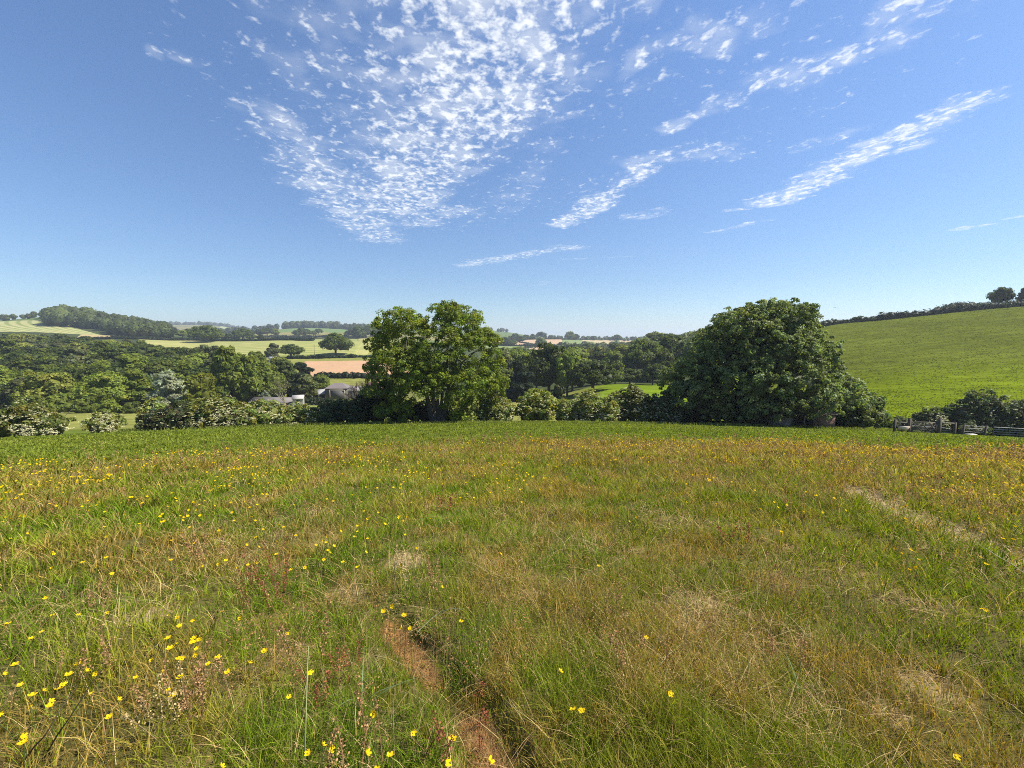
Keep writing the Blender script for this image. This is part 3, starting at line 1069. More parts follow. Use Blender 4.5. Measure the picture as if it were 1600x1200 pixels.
# ------------------------------------------------------------------ hedges and far woods
def hedge(name, pts, h, w, col, label, leaf=0.35, dens=10, cat='hedge', group=None, rough=.35, kind=None, seed=1, var=.2, core=True):
    rng = np.random.default_rng(seed)
    a = Acc()
    P = [np.array(P2(*p)) for p in pts]
    cur, rads = [], []
    tot = 0
    Lc = []
    for i in range(len(P) - 1):
        L = np.linalg.norm(P[i + 1] - P[i])
        n = max(2, int(L / (w * 0.6)))
        for k in range(n):
            s = k / n
            xy = P[i] + (P[i + 1] - P[i]) * s + rng.normal(size=2) * w * .08
            hh = h * (1 + rough * (fbm(xy[0], xy[1], h * 2.5, 2, seed) - .5) * 2)
            z = float(H(xy[0], xy[1]))
            Lc.append((xy[0], xy[1], z + hh * .34, w * .6, w * .6, hh * .66))
    n_cl = int(len(Lc) * dens)
    crown(a, rng, Lc, n_cl, min(w, h) * .3, 12, leaf, col, var=var, core=.86 if core else 0, inner=.8)
    o = link(name, a.mesh(name, M_LEAF))
    tag(o, label, cat, group, kind)
    return o


hedge('skyline_hedge', [(1283, 203), (1330, 200), (1370, 196)], 2.4, 3.6, (.035, .05, .02), 'dark hedge along the left stretch of the right hill crest', .35, 14, group=None, seed=31, rough=.5)
hedge('skyline_hedge', [(1371, 196), (1400, 194), (1450, 190)], 2.9, 4, (.035, .05, .02), 'dark hedge bulging along the middle of the right hill crest', .35, 14, seed=32, rough=.6)
hedge('skyline_hedge', [(1452, 190), (1480, 188), (1512, 187)], 3.9, 4.4, (.04, .058, .022), 'tallest clump of the dark hedge on the right hill crest', .35, 14, seed=33, rough=.6)
hedge('skyline_hedge', [(1514, 187), (1560, 184), (1680, 178)], 2.7, 3.4, (.035, .05, .02), 'low hedge under the skyline trees at the right edge', .35, 14, seed=34, rough=.4)
hedge('field_hedge', [(180, 425), (280, 446), (345, 452), (420, 455), (492, 420)], 2.6, 3, (.035, .055, .022), 'long dark hedge at the far side of the light hay field', .6, 8, seed=35)
hedge('field_hedge', [(120, 394), (200, 420), (300, 447)], 2.2, 3, (.04, .06, .022), 'thin dark hedge above the left wood along the stubble field', .6, 8, seed=36)
hedge('field_hedge', [(452, 279), (500, 279), (545, 280), (620, 284)], 1.7, 2.4, (.045, .07, .024), 'dark roadside hedge between the hay field and the ploughed field', .4, 10, seed=37, rough=.7)
hedge('field_hedge', [(496, 182), (560, 181), (640, 183)], 1.9, 2.6, (.035, .05, .02), 'hedge at the foot of the ploughed field', .4, 10, seed=38)
hedge('field_hedge', [(448, 120), (500, 119), (560, 119)], 1.9, 2.0, (.05, .07, .025), 'clipped green hedge in front of the stone barn', .3, 12, seed=39, rough=.1)
hedge('field_hedge', [(400, 700), (440, 760), (500, 780), (575, 760)], 4, 5, (.04, .06, .025), 'distant hedge below the green hill pasture', 1.0, 6, seed=40, rough=.8)
hedge('field_hedge', [(430, 640), (500, 650), (560, 660)], 3, 4, (.04, .06, .025), 'distant hedge behind the pale green pasture', 1.0, 6, seed=41, rough=.8)
hedge('field_hedge', [(757, 550), (800, 600), (838, 690)], 2.6, 4, (.05, .07, .028), 'thin hedge crossing the far green pasture', .9, 6, seed=42)
hedge('field_hedge', [(760, 700), (815, 700), (880, 715)], 3, 4, (.05, .07, .028), 'thin hedge below the brown fallow field', .9, 6, seed=43, rough=.8)
hedge('field_hedge', [(768, 905), (830, 980), (900, 1030)], 4, 5, (.075, .09, .024), 'hedge along the top of the brown fallow field', 1.1, 6, seed=44, rough=.8)
hedge('field_hedge', [(880, 1030), (960, 1200), (1060, 1200)], 4, 6, (.075, .09, .024), 'hedge line on the horizon above the straw fields', 1.2, 6, seed=45, rough=.8)
hedge('field_hedge', [(815, 800), (850, 690), (880, 625)], 2.5, 4, (.05, .07, .03), 'small hedge between the brown and tan fields', .9, 6, seed=46)


def wood_mass(name, region, n, h, col, seed, leaf=1.6, per=60, kind='stuff', label=None, cat='woodland'):
    """a far wood that reads as one mass: crowns scattered over (px range, depth range)"""
    rng = np.random.default_rng(seed)
    a = Acc()
    L = []
    k = 0
    while k < n:
        px = region[0] + (region[1] - region[0]) * rng.random()
        Y = region[2] + (region[3] - region[2]) * rng.random()
        if len(region) > 4 and not region[4](px, Y):
            continue
        x, y = P2(px, Y)
        hh = h * (.75 + .4 * rng.random())
        w = hh * .5
        L.append((x, y, float(H(x, y)) + hh * .45, w * .85, w * .85, hh * .55))
        k += 1
    V, f = ICO2
    for l in L:
        cv = 1 + .22 * rng.normal()
        c = np.clip(np.array(col) * cv, .01, .5)
        vv = V * (1 + 0.13 * rng.normal(size=(len(V), 1))) * np.array(l[3:]) * .84 + np.array(l[:3])
        a.add(vv, f, c * .9)
        d = rnd_dir(rng, per)
        d[:, 2] = np.abs(d[:, 2]) * .9 - .1
        P = np.array(l[:3]) + d * np.array(l[3:]) * (.85 + .3 * rng.random((per, 1)))
        leaf_quads(a, rng, P, d + rng.normal(size=d.shape) * .4, leaf * (.6 + .8 * rng.random(per)), np.clip(c * (1 + .25 * rng.normal(size=(per, 1))), .01, .5), .8)
    o = link(name, a.mesh(name, M_LEAF))
    tag(o, label, cat, None, kind)
    return o


WD = (.12, .145, .028)
wood_mass('hilltop_wood', (78, 268, 470, 680, lambda p, y: y > 440 + 160 * (1 - sstep(p, 80, 240)) + (0 if p < 160 else (p - 160) * .2) and y < 720 - (p - 80) * .5), 330, 15, (.085, .108, .026), 51, label='dark wood covering the hilltop at the left skyline', leaf=.95, per=150)
wood_mass('hilltop_wood', (84, 150, 540, 640), 60, 19, (.085, .108, .026), 63, label='highest rounded dome of the hilltop wood at the left skyline', leaf=.95, per=150)
wood_mass('far_left_wood', (-250, 74, 640, 760), 70, 9, (.075, .09, .024), 52, label='line of dark trees on the skyline at the far left', leaf=1.4)
wood_mass('distant_wood', (228, 400, 2300, 2700), 120, 22, (.085, .10, .028), 53, label='wooded far hill behind the spreading oak', leaf=3.5, per=30)
wood_mass('distant_wood', (330, 470, 1200, 1330), 60, 16, (.075, .09, .024), 54, label='dark tree belt left of the green hill pasture', leaf=2, per=40)
wood_mass('ridge_wood', (445, 530, 1260, 1340), 70, 22, (.075, .09, .024), 55, label='trees crowning the green hill pasture', leaf=2, per=40)
wood_mass('ridge_wood', (525, 640, 1180, 1330), 90, 18, (.075, .09, .024), 56, label='ridge wood running down behind the ash', leaf=2, per=40)
wood_mass('far_hill_wood', (640, 800, 1600, 1900), 70, 16, (.085, .10, .028), 57, label='wooded slope just right of the ash on the skyline', leaf=2.5, per=30)
wood_mass('distant_wood', (262, 400, 560, 700), 80, 6.5, WD, 58, label='belt of dark trees behind the hedge beyond the hay field', leaf=1.3, per=60)
wood_mass('valley_wood', (800, 1120, 430, 700, lambda p, y: p > 872), 230, 12, (.085, .10, .028), 59, label='dense wooded valley fading towards the horizon', leaf=1.3, per=60)
wood_mass('horizon_wood', (830, 1130, 1100, 1500), 110, 9, (.085, .10, .028), 60, label='thin line of trees along the central horizon', leaf=2, per=30)
wood_mass('sycamore_backdrop_wood', (1000, 1250, 230, 330), 80, 15, (.085, .10, .028), 61, label='wood showing beside and behind the sycamore crown', leaf=.9, per=110)
wood_mass('village_trees', (240, 420, 900, 1500), 60, 9, (.06, .08, .04), 62, label='scattered trees on the low hazy hill at the left', leaf=1.8, per=30)


# ------------------------------------------------------------------ hero trees
def ash_tree():
    rng = np.random.default_rng(101)
    ca, ta = Acc(), Acc()
    Y = 49.0
    s = Y / F

    def W(px, py):           # place inside the crown, metres from trunk base
        return (px - 682) * s, (662 - py) * s
    L = []
    for px, py, rx, rz, dy in [(625, 515, 40, 34, 0), (610, 545, 45, 40, 1.5), (640, 512, 30, 26, -1), (700, 508, 40, 37, 1), (725, 510, 32, 32, -1), (705, 490, 22, 18, 0), (700, 545, 45, 40, -2.5),
                               (745, 545, 40, 36, 0), (760, 580, 30, 34, 1), (640, 570, 46, 36, -2.5), (600, 580, 34, 30, 0), (690, 590, 48, 34, 3), (735, 600, 40, 34, -2),
                               (755, 615, 32, 24, 1), (620, 610, 40, 26, 2), (655, 610, 38, 26, -2), (645, 645, 14, 12, -3.4), (638, 628, 12, 10, -3.6), (725, 622, 26, 20, -3), (610, 640, 34, 18, 1), (742, 635, 30, 18, 1.5), (668, 590, 36, 40, -3.6), (595, 615, 26, 22, -1), (770, 600, 20, 24, 0), (618, 645, 22, 14, -2)]:
        x, z = W(px, py)
        L.append((x, dy, z, rx * s, min(rx * s, 2.9), rz * s))
    crown(ca, rng, L, 1900, .46, 50, .13, (.24, .30, .032), var=.22, inner=.45, up=.2, aspect=.5, hue=.08)
    for k in range(7):
        a = -0.5 + k / 6 * 1.0
        tip = (a * 9.5, rng.normal() * 1.6, 10.5 - abs(a) * 4 + rng.normal() * .5)
        b0 = (a * 1.2, rng.normal() * .25, -.4)
        m1 = (a * 3.2, tip[1] * .4, 3.8)
        m2 = (a * 6, tip[1] * .8, 7.2)
        ta.tube([b0, m1, m2, tip], [.24, .17, .11, .04], (.13, .115, .09), 7)
        for q in range(9):
            sp = np.array(m1) * (1 - q / 8) + np.array(tip) * (q / 8)
            l = L[rng.integers(len(L))]
            e = sp + (np.array(l[:3]) - sp) * .45
            ta.tube([sp, (sp + e) / 2 + [0, 0, .25], e], [.07, .045, .015], (.12, .105, .08), 5)
    x, y = P2(682, Y)
    r = empty('ash_tree', (x, y, float(H(x, y))))
    tag(r, 'large light green multi stemmed ash with two domed crowns left of centre', 'tree')
    tree_parts(r, ca, ta)


def sycamore():
    rng = np.random.default_rng(102)
    ca, ta = Acc(), Acc()
    Y = 50.0
    s = Y / F

    def W(px, py):
        return (px - 1185) * s, (658 - py) * s
    L = []
    for px, py, rx, rz, dy in [(1190, 502, 55, 40, 0), (1150, 510, 50, 38, -1.5), (1238, 506, 42, 38, 1), (1132, 540, 44, 40, 1), (1215, 500, 40, 38, -1.5), (1185, 545, 60, 45, -3), (1250, 545, 44, 44, -1),
                               (1105, 580, 46, 44, 0), (1150, 590, 50, 44, -4), (1210, 590, 55, 44, -4.2), (1270, 580, 42, 42, 0), (1100, 615, 48, 34, 0), (1160, 625, 55, 28, -3),
                               (1225, 620, 50, 30, -3.6), (1285, 610, 45, 38, -1.5), (1320, 620, 38, 34, 0), (1350, 630, 30, 26, 1), (1190, 550, 80, 55, 4), (1110, 600, 60, 50, 4), (1075, 600, 26, 14, -1.5),
                               (1062, 600, 20, 9, -1), (1300, 600, 50, 40, 3), (1130, 640, 50, 18, 1)]:
        x, z = W(px, py)
        L.append((x, dy, z, rx * s, min(rx * s, 3.6), rz * s))
    crown(ca, rng, L, 3000, .42, 46, .125, (.135, .165, .055), var=.22, inner=.62, up=.25, aspect=.75, hue=.06)
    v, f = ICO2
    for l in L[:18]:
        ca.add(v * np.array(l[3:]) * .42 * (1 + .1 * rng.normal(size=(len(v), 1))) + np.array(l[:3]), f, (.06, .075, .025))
    ta.tube([(0, 0, -.5), (0.1, 0, 1.5), (0, 0.2, 3.4), (.2, 0, 6)], [.75, .6, .5, .3], BARKC, 9)
    twig_branches(ta, rng, (0, 0, 2.2), [l[:3] for l in L], .24, BARKC, n=7)
    x, y = P2(1185, Y)
    r = empty('sycamore_tree', (x, y, float(H(x, y))))
    tag(r, 'huge dark domed sycamore with drooping skirt standing right of centre', 'tree')
    tree_parts(r, ca, ta)
    # separate bush-like tree at its right foot
    ca, ta = Acc(), Acc()
    L = []
    for px, py, rx, rz, dy in [(1335, 615, 26, 30, 0), (1362, 622, 22, 26, 0), (1345, 640, 36, 18, -1), (1370, 640, 16, 14, -.5), (1320, 640, 24, 16, -1)]:
        L.append(((px - 1345) * s, dy, (655 - py) * s, rx * s, rx * s, rz * s))
    crown(ca, rng, L, 360, .42, 32, .17, (.15, .19, .035), var=.18, inner=.6, core=.6)
    ta.tube([(0, 0, -.4), (0, 0, 1.5), (.3, 0, 3)], [.2, .15, .06], BARKC)
    x, y = P2(1345, Y + 1)
    r = empty('hazel_tree', (x, y, float(H(x, y))))
    tag(r, 'low lighter green tree at the right foot of the sycamore', 'tree')
    tree_parts(r, ca, ta)
    # small crooked hawthorn on the left, against the bright field
    ca, ta = Acc(), Acc()
    L = [(-.9, 0, 3.6, 1.3, 1, .5), (.5, 0, 4.2, 1.3, 1, .6), (1.2, 0, 3.3, 1.0, 1, .4), (-1.6, .2, 3.0, .8, .7, .3)]
    crown(ca, rng, L, 60, .4, 30, .17, (.10, .14, .04), inner=.4)
    ta.tube([(.3, 0, -.3), (.15, 0, 1.2), (-.1, 0, 2.2), (-.5, 0, 3.5)], [.14, .1, .08, .04], (.05, .045, .035))
    twig_branches(ta, rng, (.1, 0, 1.5), [l[:3] for l in L], .06, (.05, .045, .035))
    x, y = P2(1066, 51)
    r = empty('hawthorn_tree', (x, y, float(H(x, y))))
    tag(r, 'small crooked hawthorn at the left foot of the sycamore', 'tree')
    tree_parts(r, ca, ta)


ash_tree()
sycamore()


# ------------------------------------------------------------------ bare trees
def bare_tree(name, px, Y, h, spread, label, col, seed, leafy=0, stems=1, loc=None):
    rng = np.random.default_rng(seed)
    ta, ca = Acc(), Acc()
    tips = []

    def grow(p, d, L, r, lev):
        q = p + d * L
        m = (p + q) / 2 + rng.normal(size=3) * L * .05
        ta.tube([p, m, q], [r, r * .85, r * .66], col, 5)
        if lev == 0:
            tips.append(q)
            return
        for _ in range(3 if lev > 1 else 4):
            nd = d + rng.normal(size=3) * .38 * spread + np.array([0, 0, .12])
            nd /= np.linalg.norm(nd)
            grow(p + d * L * (.55 + .45 * rng.random()), nd, L * .68, r * .58, lev - 1)
    for s in range(stems):
        d = np.array([rng.normal() * .25 * (stems > 1), rng.normal() * .2 * (stems > 1), 1.0])
        d /= np.linalg.norm(d)
        grow(np.array([rng.normal() * .3 * (stems > 1), 0, -.3]), d, h * .36, h * .022, 4)
    x, y = P2(px, Y)
    r = empty(name, (x, y, float(H(x, y))))
    tag(r, label, 'tree')
    link('trunk', ta.mesh('trunk', M_BARK, True), r)
    if leafy:
        T = np.array(tips)
        P = T[rng.integers(len(T), size=leafy)] + rng.normal(size=(leafy, 3)) * .3
        leaf_quads(ca, rng, P, rnd_dir(rng, leafy), .17 * (.7 + .6 * rng.random(leafy)), np.tile(np.array([[.13, .13, .06]]), (leafy, 1)) * (1 + .2 * rng.normal(size=(leafy, 1))))
        link('crown', ca.mesh('crown', M_LEAF), r)
    return r


bare_tree('sparse_tree', 440, 106, 9.0, 1.0, 'sparse brownish tree with thin leafing branches before the low barn', (.22, .19, .13), 5, leafy=500)
bare_tree('dead_tree', 579, 54, 7.6, .8, 'leafless reddish grey dead tree left of the ash', (.17, .12, .09), 8, stems=3)


# ------------------------------------------------------------------ elder bushes and near hedge
def elder(name, px, Y, w, h, label, seed, bloom=1.0, col=(.19, .21, .045), depth=None, cat='bush', group=None, dark=False, brown=0.0, leaf=.13, base_py=None):
    rng = np.random.default_rng(seed)
    fa, ba, sa = Acc(), Acc(), Acc()
    L = []
    h *= 1.2
    n = max(3, int(w / 1.2))
    dp = depth or min(w * .5, 2.0)
    for k in range(n):
        rx = w / n * .85
        x = (-w / 2 + rx * .9) + (w - rx * 1.8) * k / (n - 1)
        env = (1 - (2 * x / w) ** 2 * .55) if n < 8 else (.82 + .25 * rng.random())
        hh = h * env * (.85 + .25 * rng.random())
        L.append((x, rng.normal() * .25, hh * .46, rx, dp, hh * .54))
        L.append((x + rng.normal() * .3, -dp * .5 + rng.normal() * .2, hh * .30, rx * .85, dp * .6, hh * .38))
    area = w * h
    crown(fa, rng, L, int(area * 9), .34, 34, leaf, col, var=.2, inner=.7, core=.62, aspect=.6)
    if brown:
        crown(fa, rng, L, int(area * 9 * brown), .3, 14, leaf * .8, (.14, .09, .055), var=.2, inner=.8)
    # flat cream umbels riding on the sunlit shell
    nb = int(area * 26 * bloom)
    if nb:
        pk = rng.integers(len(L), size=nb)
        la = np.array(L)[pk]
        d = rnd_dir(rng, nb)
        d[:, 2] = np.abs(d[:, 2]) * .9 - .25
        d[:, 1] = -np.abs(d[:, 1]) * np.sign(rng.random(nb) - .15)
        d /= np.linalg.norm(d, axis=1, keepdims=True)
        P = la[:, :3] + d * (la[:, 3:] + .22)
        kp = vnoise(P[:, 0] * 1.3 + seed, P[:, 2] * 1.6 + P[:, 1], seed) > .36
        P, d, nb = P[kp], d[kp], int(kp.sum())
        k = 7
        Pk = P[:, None, :] + rng.normal(size=(nb, k, 3)) * np.array([.06, .06, .02])
        Nk = np.tile((d * .5 + [0, -.15, .9])[:, None, :], (1, k, 1)) + rng.normal(size=(nb, k, 3)) * .25
        cc = np.array([.60, .57, .33]) * (1 + .1 * rng.normal(size=(nb * k, 1)))
        leaf_quads(ba, rng, Pk.reshape(-1, 3), Nk.reshape(-1, 3), .038 * (.7 + .6 * rng.random(nb * k)), np.clip(cc, .2, .8), .9, fold=.02)
    for k in range(n + 1):
        x = -w / 2 * .8 + w * .8 * rng.random()
        sa.tube([(x, 0, -.2), (x + rng.normal() * .2, rng.normal() * .2, h * .4), (x + rng.normal() * .5, rng.normal() * .5, h * .75)], [.05, .035, .012], (.14, .11, .08), 5)
    x, y = P2(px, Y)
    r = empty(name, (x, y, float(H(x, y)) - .1))
    r.rotation_euler = (0, 0, -math.atan2(x, y) * .6)
    tag(r, label, cat, group)
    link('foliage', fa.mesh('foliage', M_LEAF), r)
    if nb:
        link('blossom', ba.mesh('blossom', M_BLOSSOM), r)
    link('stems', sa.mesh('stems', M_BARK, True), r)
    return r


elder('elder_bush', 30, 40.5, 6.6, 2.75, 'wide cream flowering elder bush at the left edge of the meadow', 201, 2.0)
elder('elder_bush', -95, 42, 6.5, 2.7, 'elder bush continuing the line beyond the left edge', 202, 1.2)
elder('elder_bush', 152, 42.5, 2.7, 1.8, 'small dome shaped elder bush thick with white flowers', 203, 2.8)
elder('bramble_bush', 262, 44.5, 5.4, 2.5, 'brownish green bramble bush with few flowers at the left hedge end', 204, .35, (.12, .14, .05), brown=.3)
elder('elder_bush', 335, 46, 5.8, 3.15, 'tall cream flowering elder in the hedge left of the bare tree', 205, 1.2, brown=.12)
elder('elder_bush', 408, 47, 5.6, 2.45, 'cream flowering elder in the hedge before the low barn', 206, 1.3, brown=.12)
elder('elder_bush', 462, 48, 4.4, 2.2, 'yellow green elder with scattered flowers left of the dark thicket', 207, 1.0, brown=.08)
elder('elder_bush', 240, 46.5, 2.6, 3.0, 'leggy elder with white flowers at the left end of the hedge', 208, 1.2)
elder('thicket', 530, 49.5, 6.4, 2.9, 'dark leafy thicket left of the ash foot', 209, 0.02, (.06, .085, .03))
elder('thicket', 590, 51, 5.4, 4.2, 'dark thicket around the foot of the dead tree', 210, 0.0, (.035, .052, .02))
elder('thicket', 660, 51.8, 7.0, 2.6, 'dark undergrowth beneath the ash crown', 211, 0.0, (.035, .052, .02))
elder('elder_bush', 722, 47.8, 2.6, 2.0, 'bright leafy sapling bush at the right foot of the ash', 212, 0.2, (.22, .26, .03))
elder('elder_bush', 772, 50.5, 4.6, 3.2, 'flowering elder just right of the ash', 213, .7)
elder('elder_bush', 836, 51, 4.8, 3.8, 'yellow green elder bush with pale flowers behind the strip', 214, .8, (.21, .23, .03))
elder('elder_bush', 885, 52, 3.4, 2.8, 'smaller elder filling the hedge dip', 215, .6)
elder('elder_bush', 930, 51, 5.4, 3.5, 'cream flowering elder left of the tallest hedge bulge', 216, 1.0)
elder('elder_bush', 985, 51.5, 5.0, 3.9, 'tallest cream flowering elder bulge below the bright pasture', 217, 1.1)
elder('elder_bush', 1035, 51, 4.4, 3.3, 'elder with white flowers next to the crooked hawthorn', 218, 1.0, (.13, .15, .04))
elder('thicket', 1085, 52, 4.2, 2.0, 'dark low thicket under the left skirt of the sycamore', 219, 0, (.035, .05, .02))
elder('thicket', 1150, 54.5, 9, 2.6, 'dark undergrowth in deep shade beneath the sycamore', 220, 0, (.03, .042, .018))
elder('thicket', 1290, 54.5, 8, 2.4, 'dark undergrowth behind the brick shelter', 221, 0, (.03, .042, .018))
elder('elder_bush', 1462, 52, 2.6, 2.3, 'small elder with a few flowers left of the big bramble mound', 222, 1.0, (.12, .15, .04))
elder('bramble_bush', 1500, 53, 3.4, 2.6, 'dark bramble mound behind the metal gate, left part', 223, .05, (.07, .10, .035))
elder('hawthorn_bush', 1555, 51, 6.4, 4.8, 'big dark hawthorn bush at the right edge behind the gate', 224, .25, (.10, .125, .045), brown=.1, depth=2.4)
elder('hawthorn_bush', 1650, 51, 7.0, 4.6, 'hawthorn bush continuing past the right edge', 225, .2, (.09, .115, .04), depth=2.4)
elder('nettle_patch', 1405, 53, 4.6, 1.1, 'low grey green nettle patch at the foot of the hill', 226, 0, (.11, .135, .07), leaf=.1, cat='plant')
elder('nettle_patch', 1535, 46.5, 2.0, 1.3, 'leafy grey green weeds behind the wire fence', 227, 0, (.12, .145, .075), leaf=.1, cat='plant')


# ------------------------------------------------------------------ buildings
def gz(px, Y):
    x, y = P2(px, Y)
    return x, y, float(H(x, y))


def hip_roof(acc, w, d, z0, h, col, over=.4, ridge=.35):
    w2, d2 = w / 2 + over, d / 2 + over
    rx = w * ridge / 2
    V = [(-w2, -d2, z0), (w2, -d2, z0), (w2, d2, z0), (-w2, d2, z0), (-rx, 0, z0 + h), (rx, 0, z0 + h)]
    acc.add(V, [[0, 1, 5, 4], [2, 3, 4, 5]], col)
    acc.add(V, [[1, 2, 5], [3, 0, 4]], col)
    acc.box((0, 0, z0 - .06), (2 * w2 - .05, 2 * d2 - .05, .1), col)


def gable_roof(acc, w, d, z0, h, col, over=.4, thick=.12):
    w2, d2 = w / 2 + over, d / 2 + over
    V = [(-w2, -d2, z0), (w2, -d2, z0), (w2, 0, z0 + h), (-w2, 0, z0 + h), (w2, d2, z0), (-w2, d2, z0)]
    V2 = [(a, b, c - thick) for a, b, c in V]
    acc.add(V + V2, [[0, 1, 2, 3], [3, 2, 4, 5], [6, 9, 8, 7], [9, 11, 10, 8], [0, 6, 7, 1], [5, 4, 10, 11], [0, 3, 9, 6], [3, 5, 11, 9], [1, 7, 8, 2], [2, 8, 10, 4]], col)


def gable_walls(acc, w, d, z1, h, col):
    V = [(-w / 2, -d / 2, -1), (w / 2, -d / 2, -1), (w / 2, d / 2, -1), (-w / 2, d / 2, -1), (-w / 2, -d / 2, z1), (w / 2, -d / 2, z1), (w / 2, d / 2, z1), (-w / 2, d / 2, z1), (-w / 2, 0, z1 + h), (w / 2, 0, z1 + h)]
    acc.add(V, [[0, 1, 5, 4], [2, 3, 7, 6]], col)
    acc.add(V, [[1, 2, 6, 9, 5], [3, 0, 4, 8, 7]], col)


def stone_barn():
    x, y, z = gz(527, 148)
    z += 0.5
    r = empty('stone_barn', (x, y, z - .15), R(8))
    r.scale = (.9, .9, .92)
    tag(r, 'grey stone barn with hipped slate roof and a wide grey door', 'barn')
    a = Acc()
    a.box((0, 0, 1.3), (8.0, 7, 5.0), (.105, .097, .082))
    link('wall', a.mesh('wall', M_STONE), r)
    a = Acc()
    hip_roof(a, 8.0, 7, 3.86, 1.7, (.16, .135, .125), .35, .4)
    link('roof', a.mesh('roof', M_ROOF), r)
    a = Acc()
    a.box((0.4, -3.55, 1.2), (4.9, .12, 3.4), (.075, .075, .07))
    link('door', a.mesh('door', M_PAINT), r)
    a = Acc()
    a.box((-2.3, -3.62, 1.3), (.25, .3, 4.2), (.40, .36, .28))
    link('door_post', a.mesh('door_post', M_WOOD), r)
    a = Acc()
    a.box((3.1, -3.62, 1.3), (.25, .3, 4.2), (.40, .36, .28))
    link('door_post', a.mesh('door_post', M_WOOD), r)
    # lean-to on the left
    x, y, z = gz(499, 147)
    r = empty('open_shed', (x, y, z + .4), R(8))
    tag(r, 'open fronted shed with pale sheet roof left of the stone barn', 'shed')
    a = Acc()
    V = [(-2.6, -2.6, 1.55), (2.4, -2.6, 1.75), (2.4, 2.5, 3.1), (-2.6, 2.5, 2.9)]
    V += [(p[0], p[1], p[2] - .1) for p in V]
    a.add(V, [[0, 1, 2, 3], [7, 6, 5, 4], [0, 4, 5, 1], [1, 5, 6, 2], [2, 6, 7, 3], [3, 7, 4, 0]], (.34, .33, .32))
    link('roof', a.mesh('roof', M_ROOF), r)
    a = Acc()
    a.box((0, 2.3, .7), (4.8, .2, 4.2), (.16, .15, .14))
    a.box((-2.45, 0, .2), (.2, 4.4, 2.6), (.32, .31, .29))
    link('wall', a.mesh('wall', M_STONE), r)
    for q in (-2.2, 0, 2.1):
        a = Acc()
        a.box((q, -2.45, .4), (.18, .18, 2.2), (.35, .33, .30))
        link('post', a.mesh('post', M_WOOD), r)
    # long low barn
    x, y, z = gz(428, 118)
    r = empty('long_low_barn', (x, y, z), R(-6))
    tag(r, 'long low barn with grey corrugated roof behind the elder hedge', 'barn')
    a = Acc()
    gable_walls(a, 12.5, 5.5, 1.7, .95, (.24, .23, .21))
    link('wall', a.mesh('wall', M_STONE), r)
    a = Acc()
    gable_roof(a, 12.5, 5.5, 1.75, 1.0, (.17, .15, .14), .3)
    link('roof', a.mesh('roof', M_ROOF), r)
    for q in (-3.5, 1.5, 4.5):
        a = Acc()
        a.box((q, -2.77, .7), (1.4, .08, 1.5), (.07, .07, .07))
        link('doorway', a.mesh('doorway', M_PAINT), r)
    x, y, z = gz(463, 114)
    r = empty('white_shed', (x, y, z + .2), R(20))
    tag(r, 'small white gabled shed at the right end of the long low barn', 'shed')
    a = Acc()
    gable_walls(a, 2.6, 2.4, 2.0, .8, (.34, .32, .28))
    link('wall', a.mesh('wall', M_STONE), r)
    a = Acc()
    gable_roof(a, 2.6, 2.4, 2.05, .85, (.38, .35, .33), .2)
    link('roof', a.mesh('roof', M_ROOF), r)
    a = Acc()
    a.box((0, -1.23, .9), (.9, .06, 1.6), (.06, .06, .06))
    link('doorway', a.mesh('doorway', M_PAINT), r)
    # farmhouse glimpsed through the ash
    x, y, z = gz(596, 140)
    r = empty('farmhouse', (x, y, z + .6), R(-12))
    tag(r, 'cream farmhouse with dull red roof glimpsed behind the dead tree', 'house')
    a = Acc()
    gable_walls(a, 9, 6, 3.4, 1.9, (.62, .54, .44))
    w = link('wall', a.mesh('wall', M_STONE), r)
    a = Acc()
    gable_roof(a, 9, 6, 3.45, 2.0, (.26, .13, .10), .35)
    rf = link('roof', a.mesh('roof', M_ROOF), r)
    a = Acc()
    a.box((3.4, 0, 5.6), (.9, .7, 1.6), (.30, .17, .12))
    link('chimney', a.mesh('chimney', M_STONE), rf)
    for q in (-3, 0, 3):
        a = Acc()
        a.box((q, -3.03, 2.2), (1.1, .08, 1.1), (.08, .09, .10))
        link('window', a.mesh('window', M_PAINT), r)
    # long grey roof between barn and farmhouse
    x, y, z = gz(558, 150)
    r = empty('grey_barn', (x, y, z + .4), R(4))
    tag(r, 'low grey roofed outbuilding between the stone barn and the farmhouse', 'barn')
    a = Acc()
    gable_walls(a, 9, 5, 2.3, 1.2, (.30, .28, .25))
    link('wall', a.mesh('wall', M_STONE), r)
    a = Acc()
    gable_roof(a, 9, 5, 2.35, 1.3, (.25, .235, .23), .3)
    link('roof', a.mesh('roof', M_ROOF), r)
    # white cottage roof in the trees
    x, y, z = gz(427, 262)
    r = empty('cottage', (x, y, z + 1.0), R(10))
    tag(r, 'tiny white cottage gable between the trees at the hay field edge', 'house')
    a = Acc()
    gable_walls(a, 4, 3, 1.4, .9, (.55, .53, .50))
    link('wall', a.mesh('wall', M_STONE), r)
    a = Acc()
    gable_roof(a, 4, 3, 1.45, 1.0, (.45, .44, .44), .2)
    link('roof', a.mesh('roof', M_ROOF), r)


stone_barn()


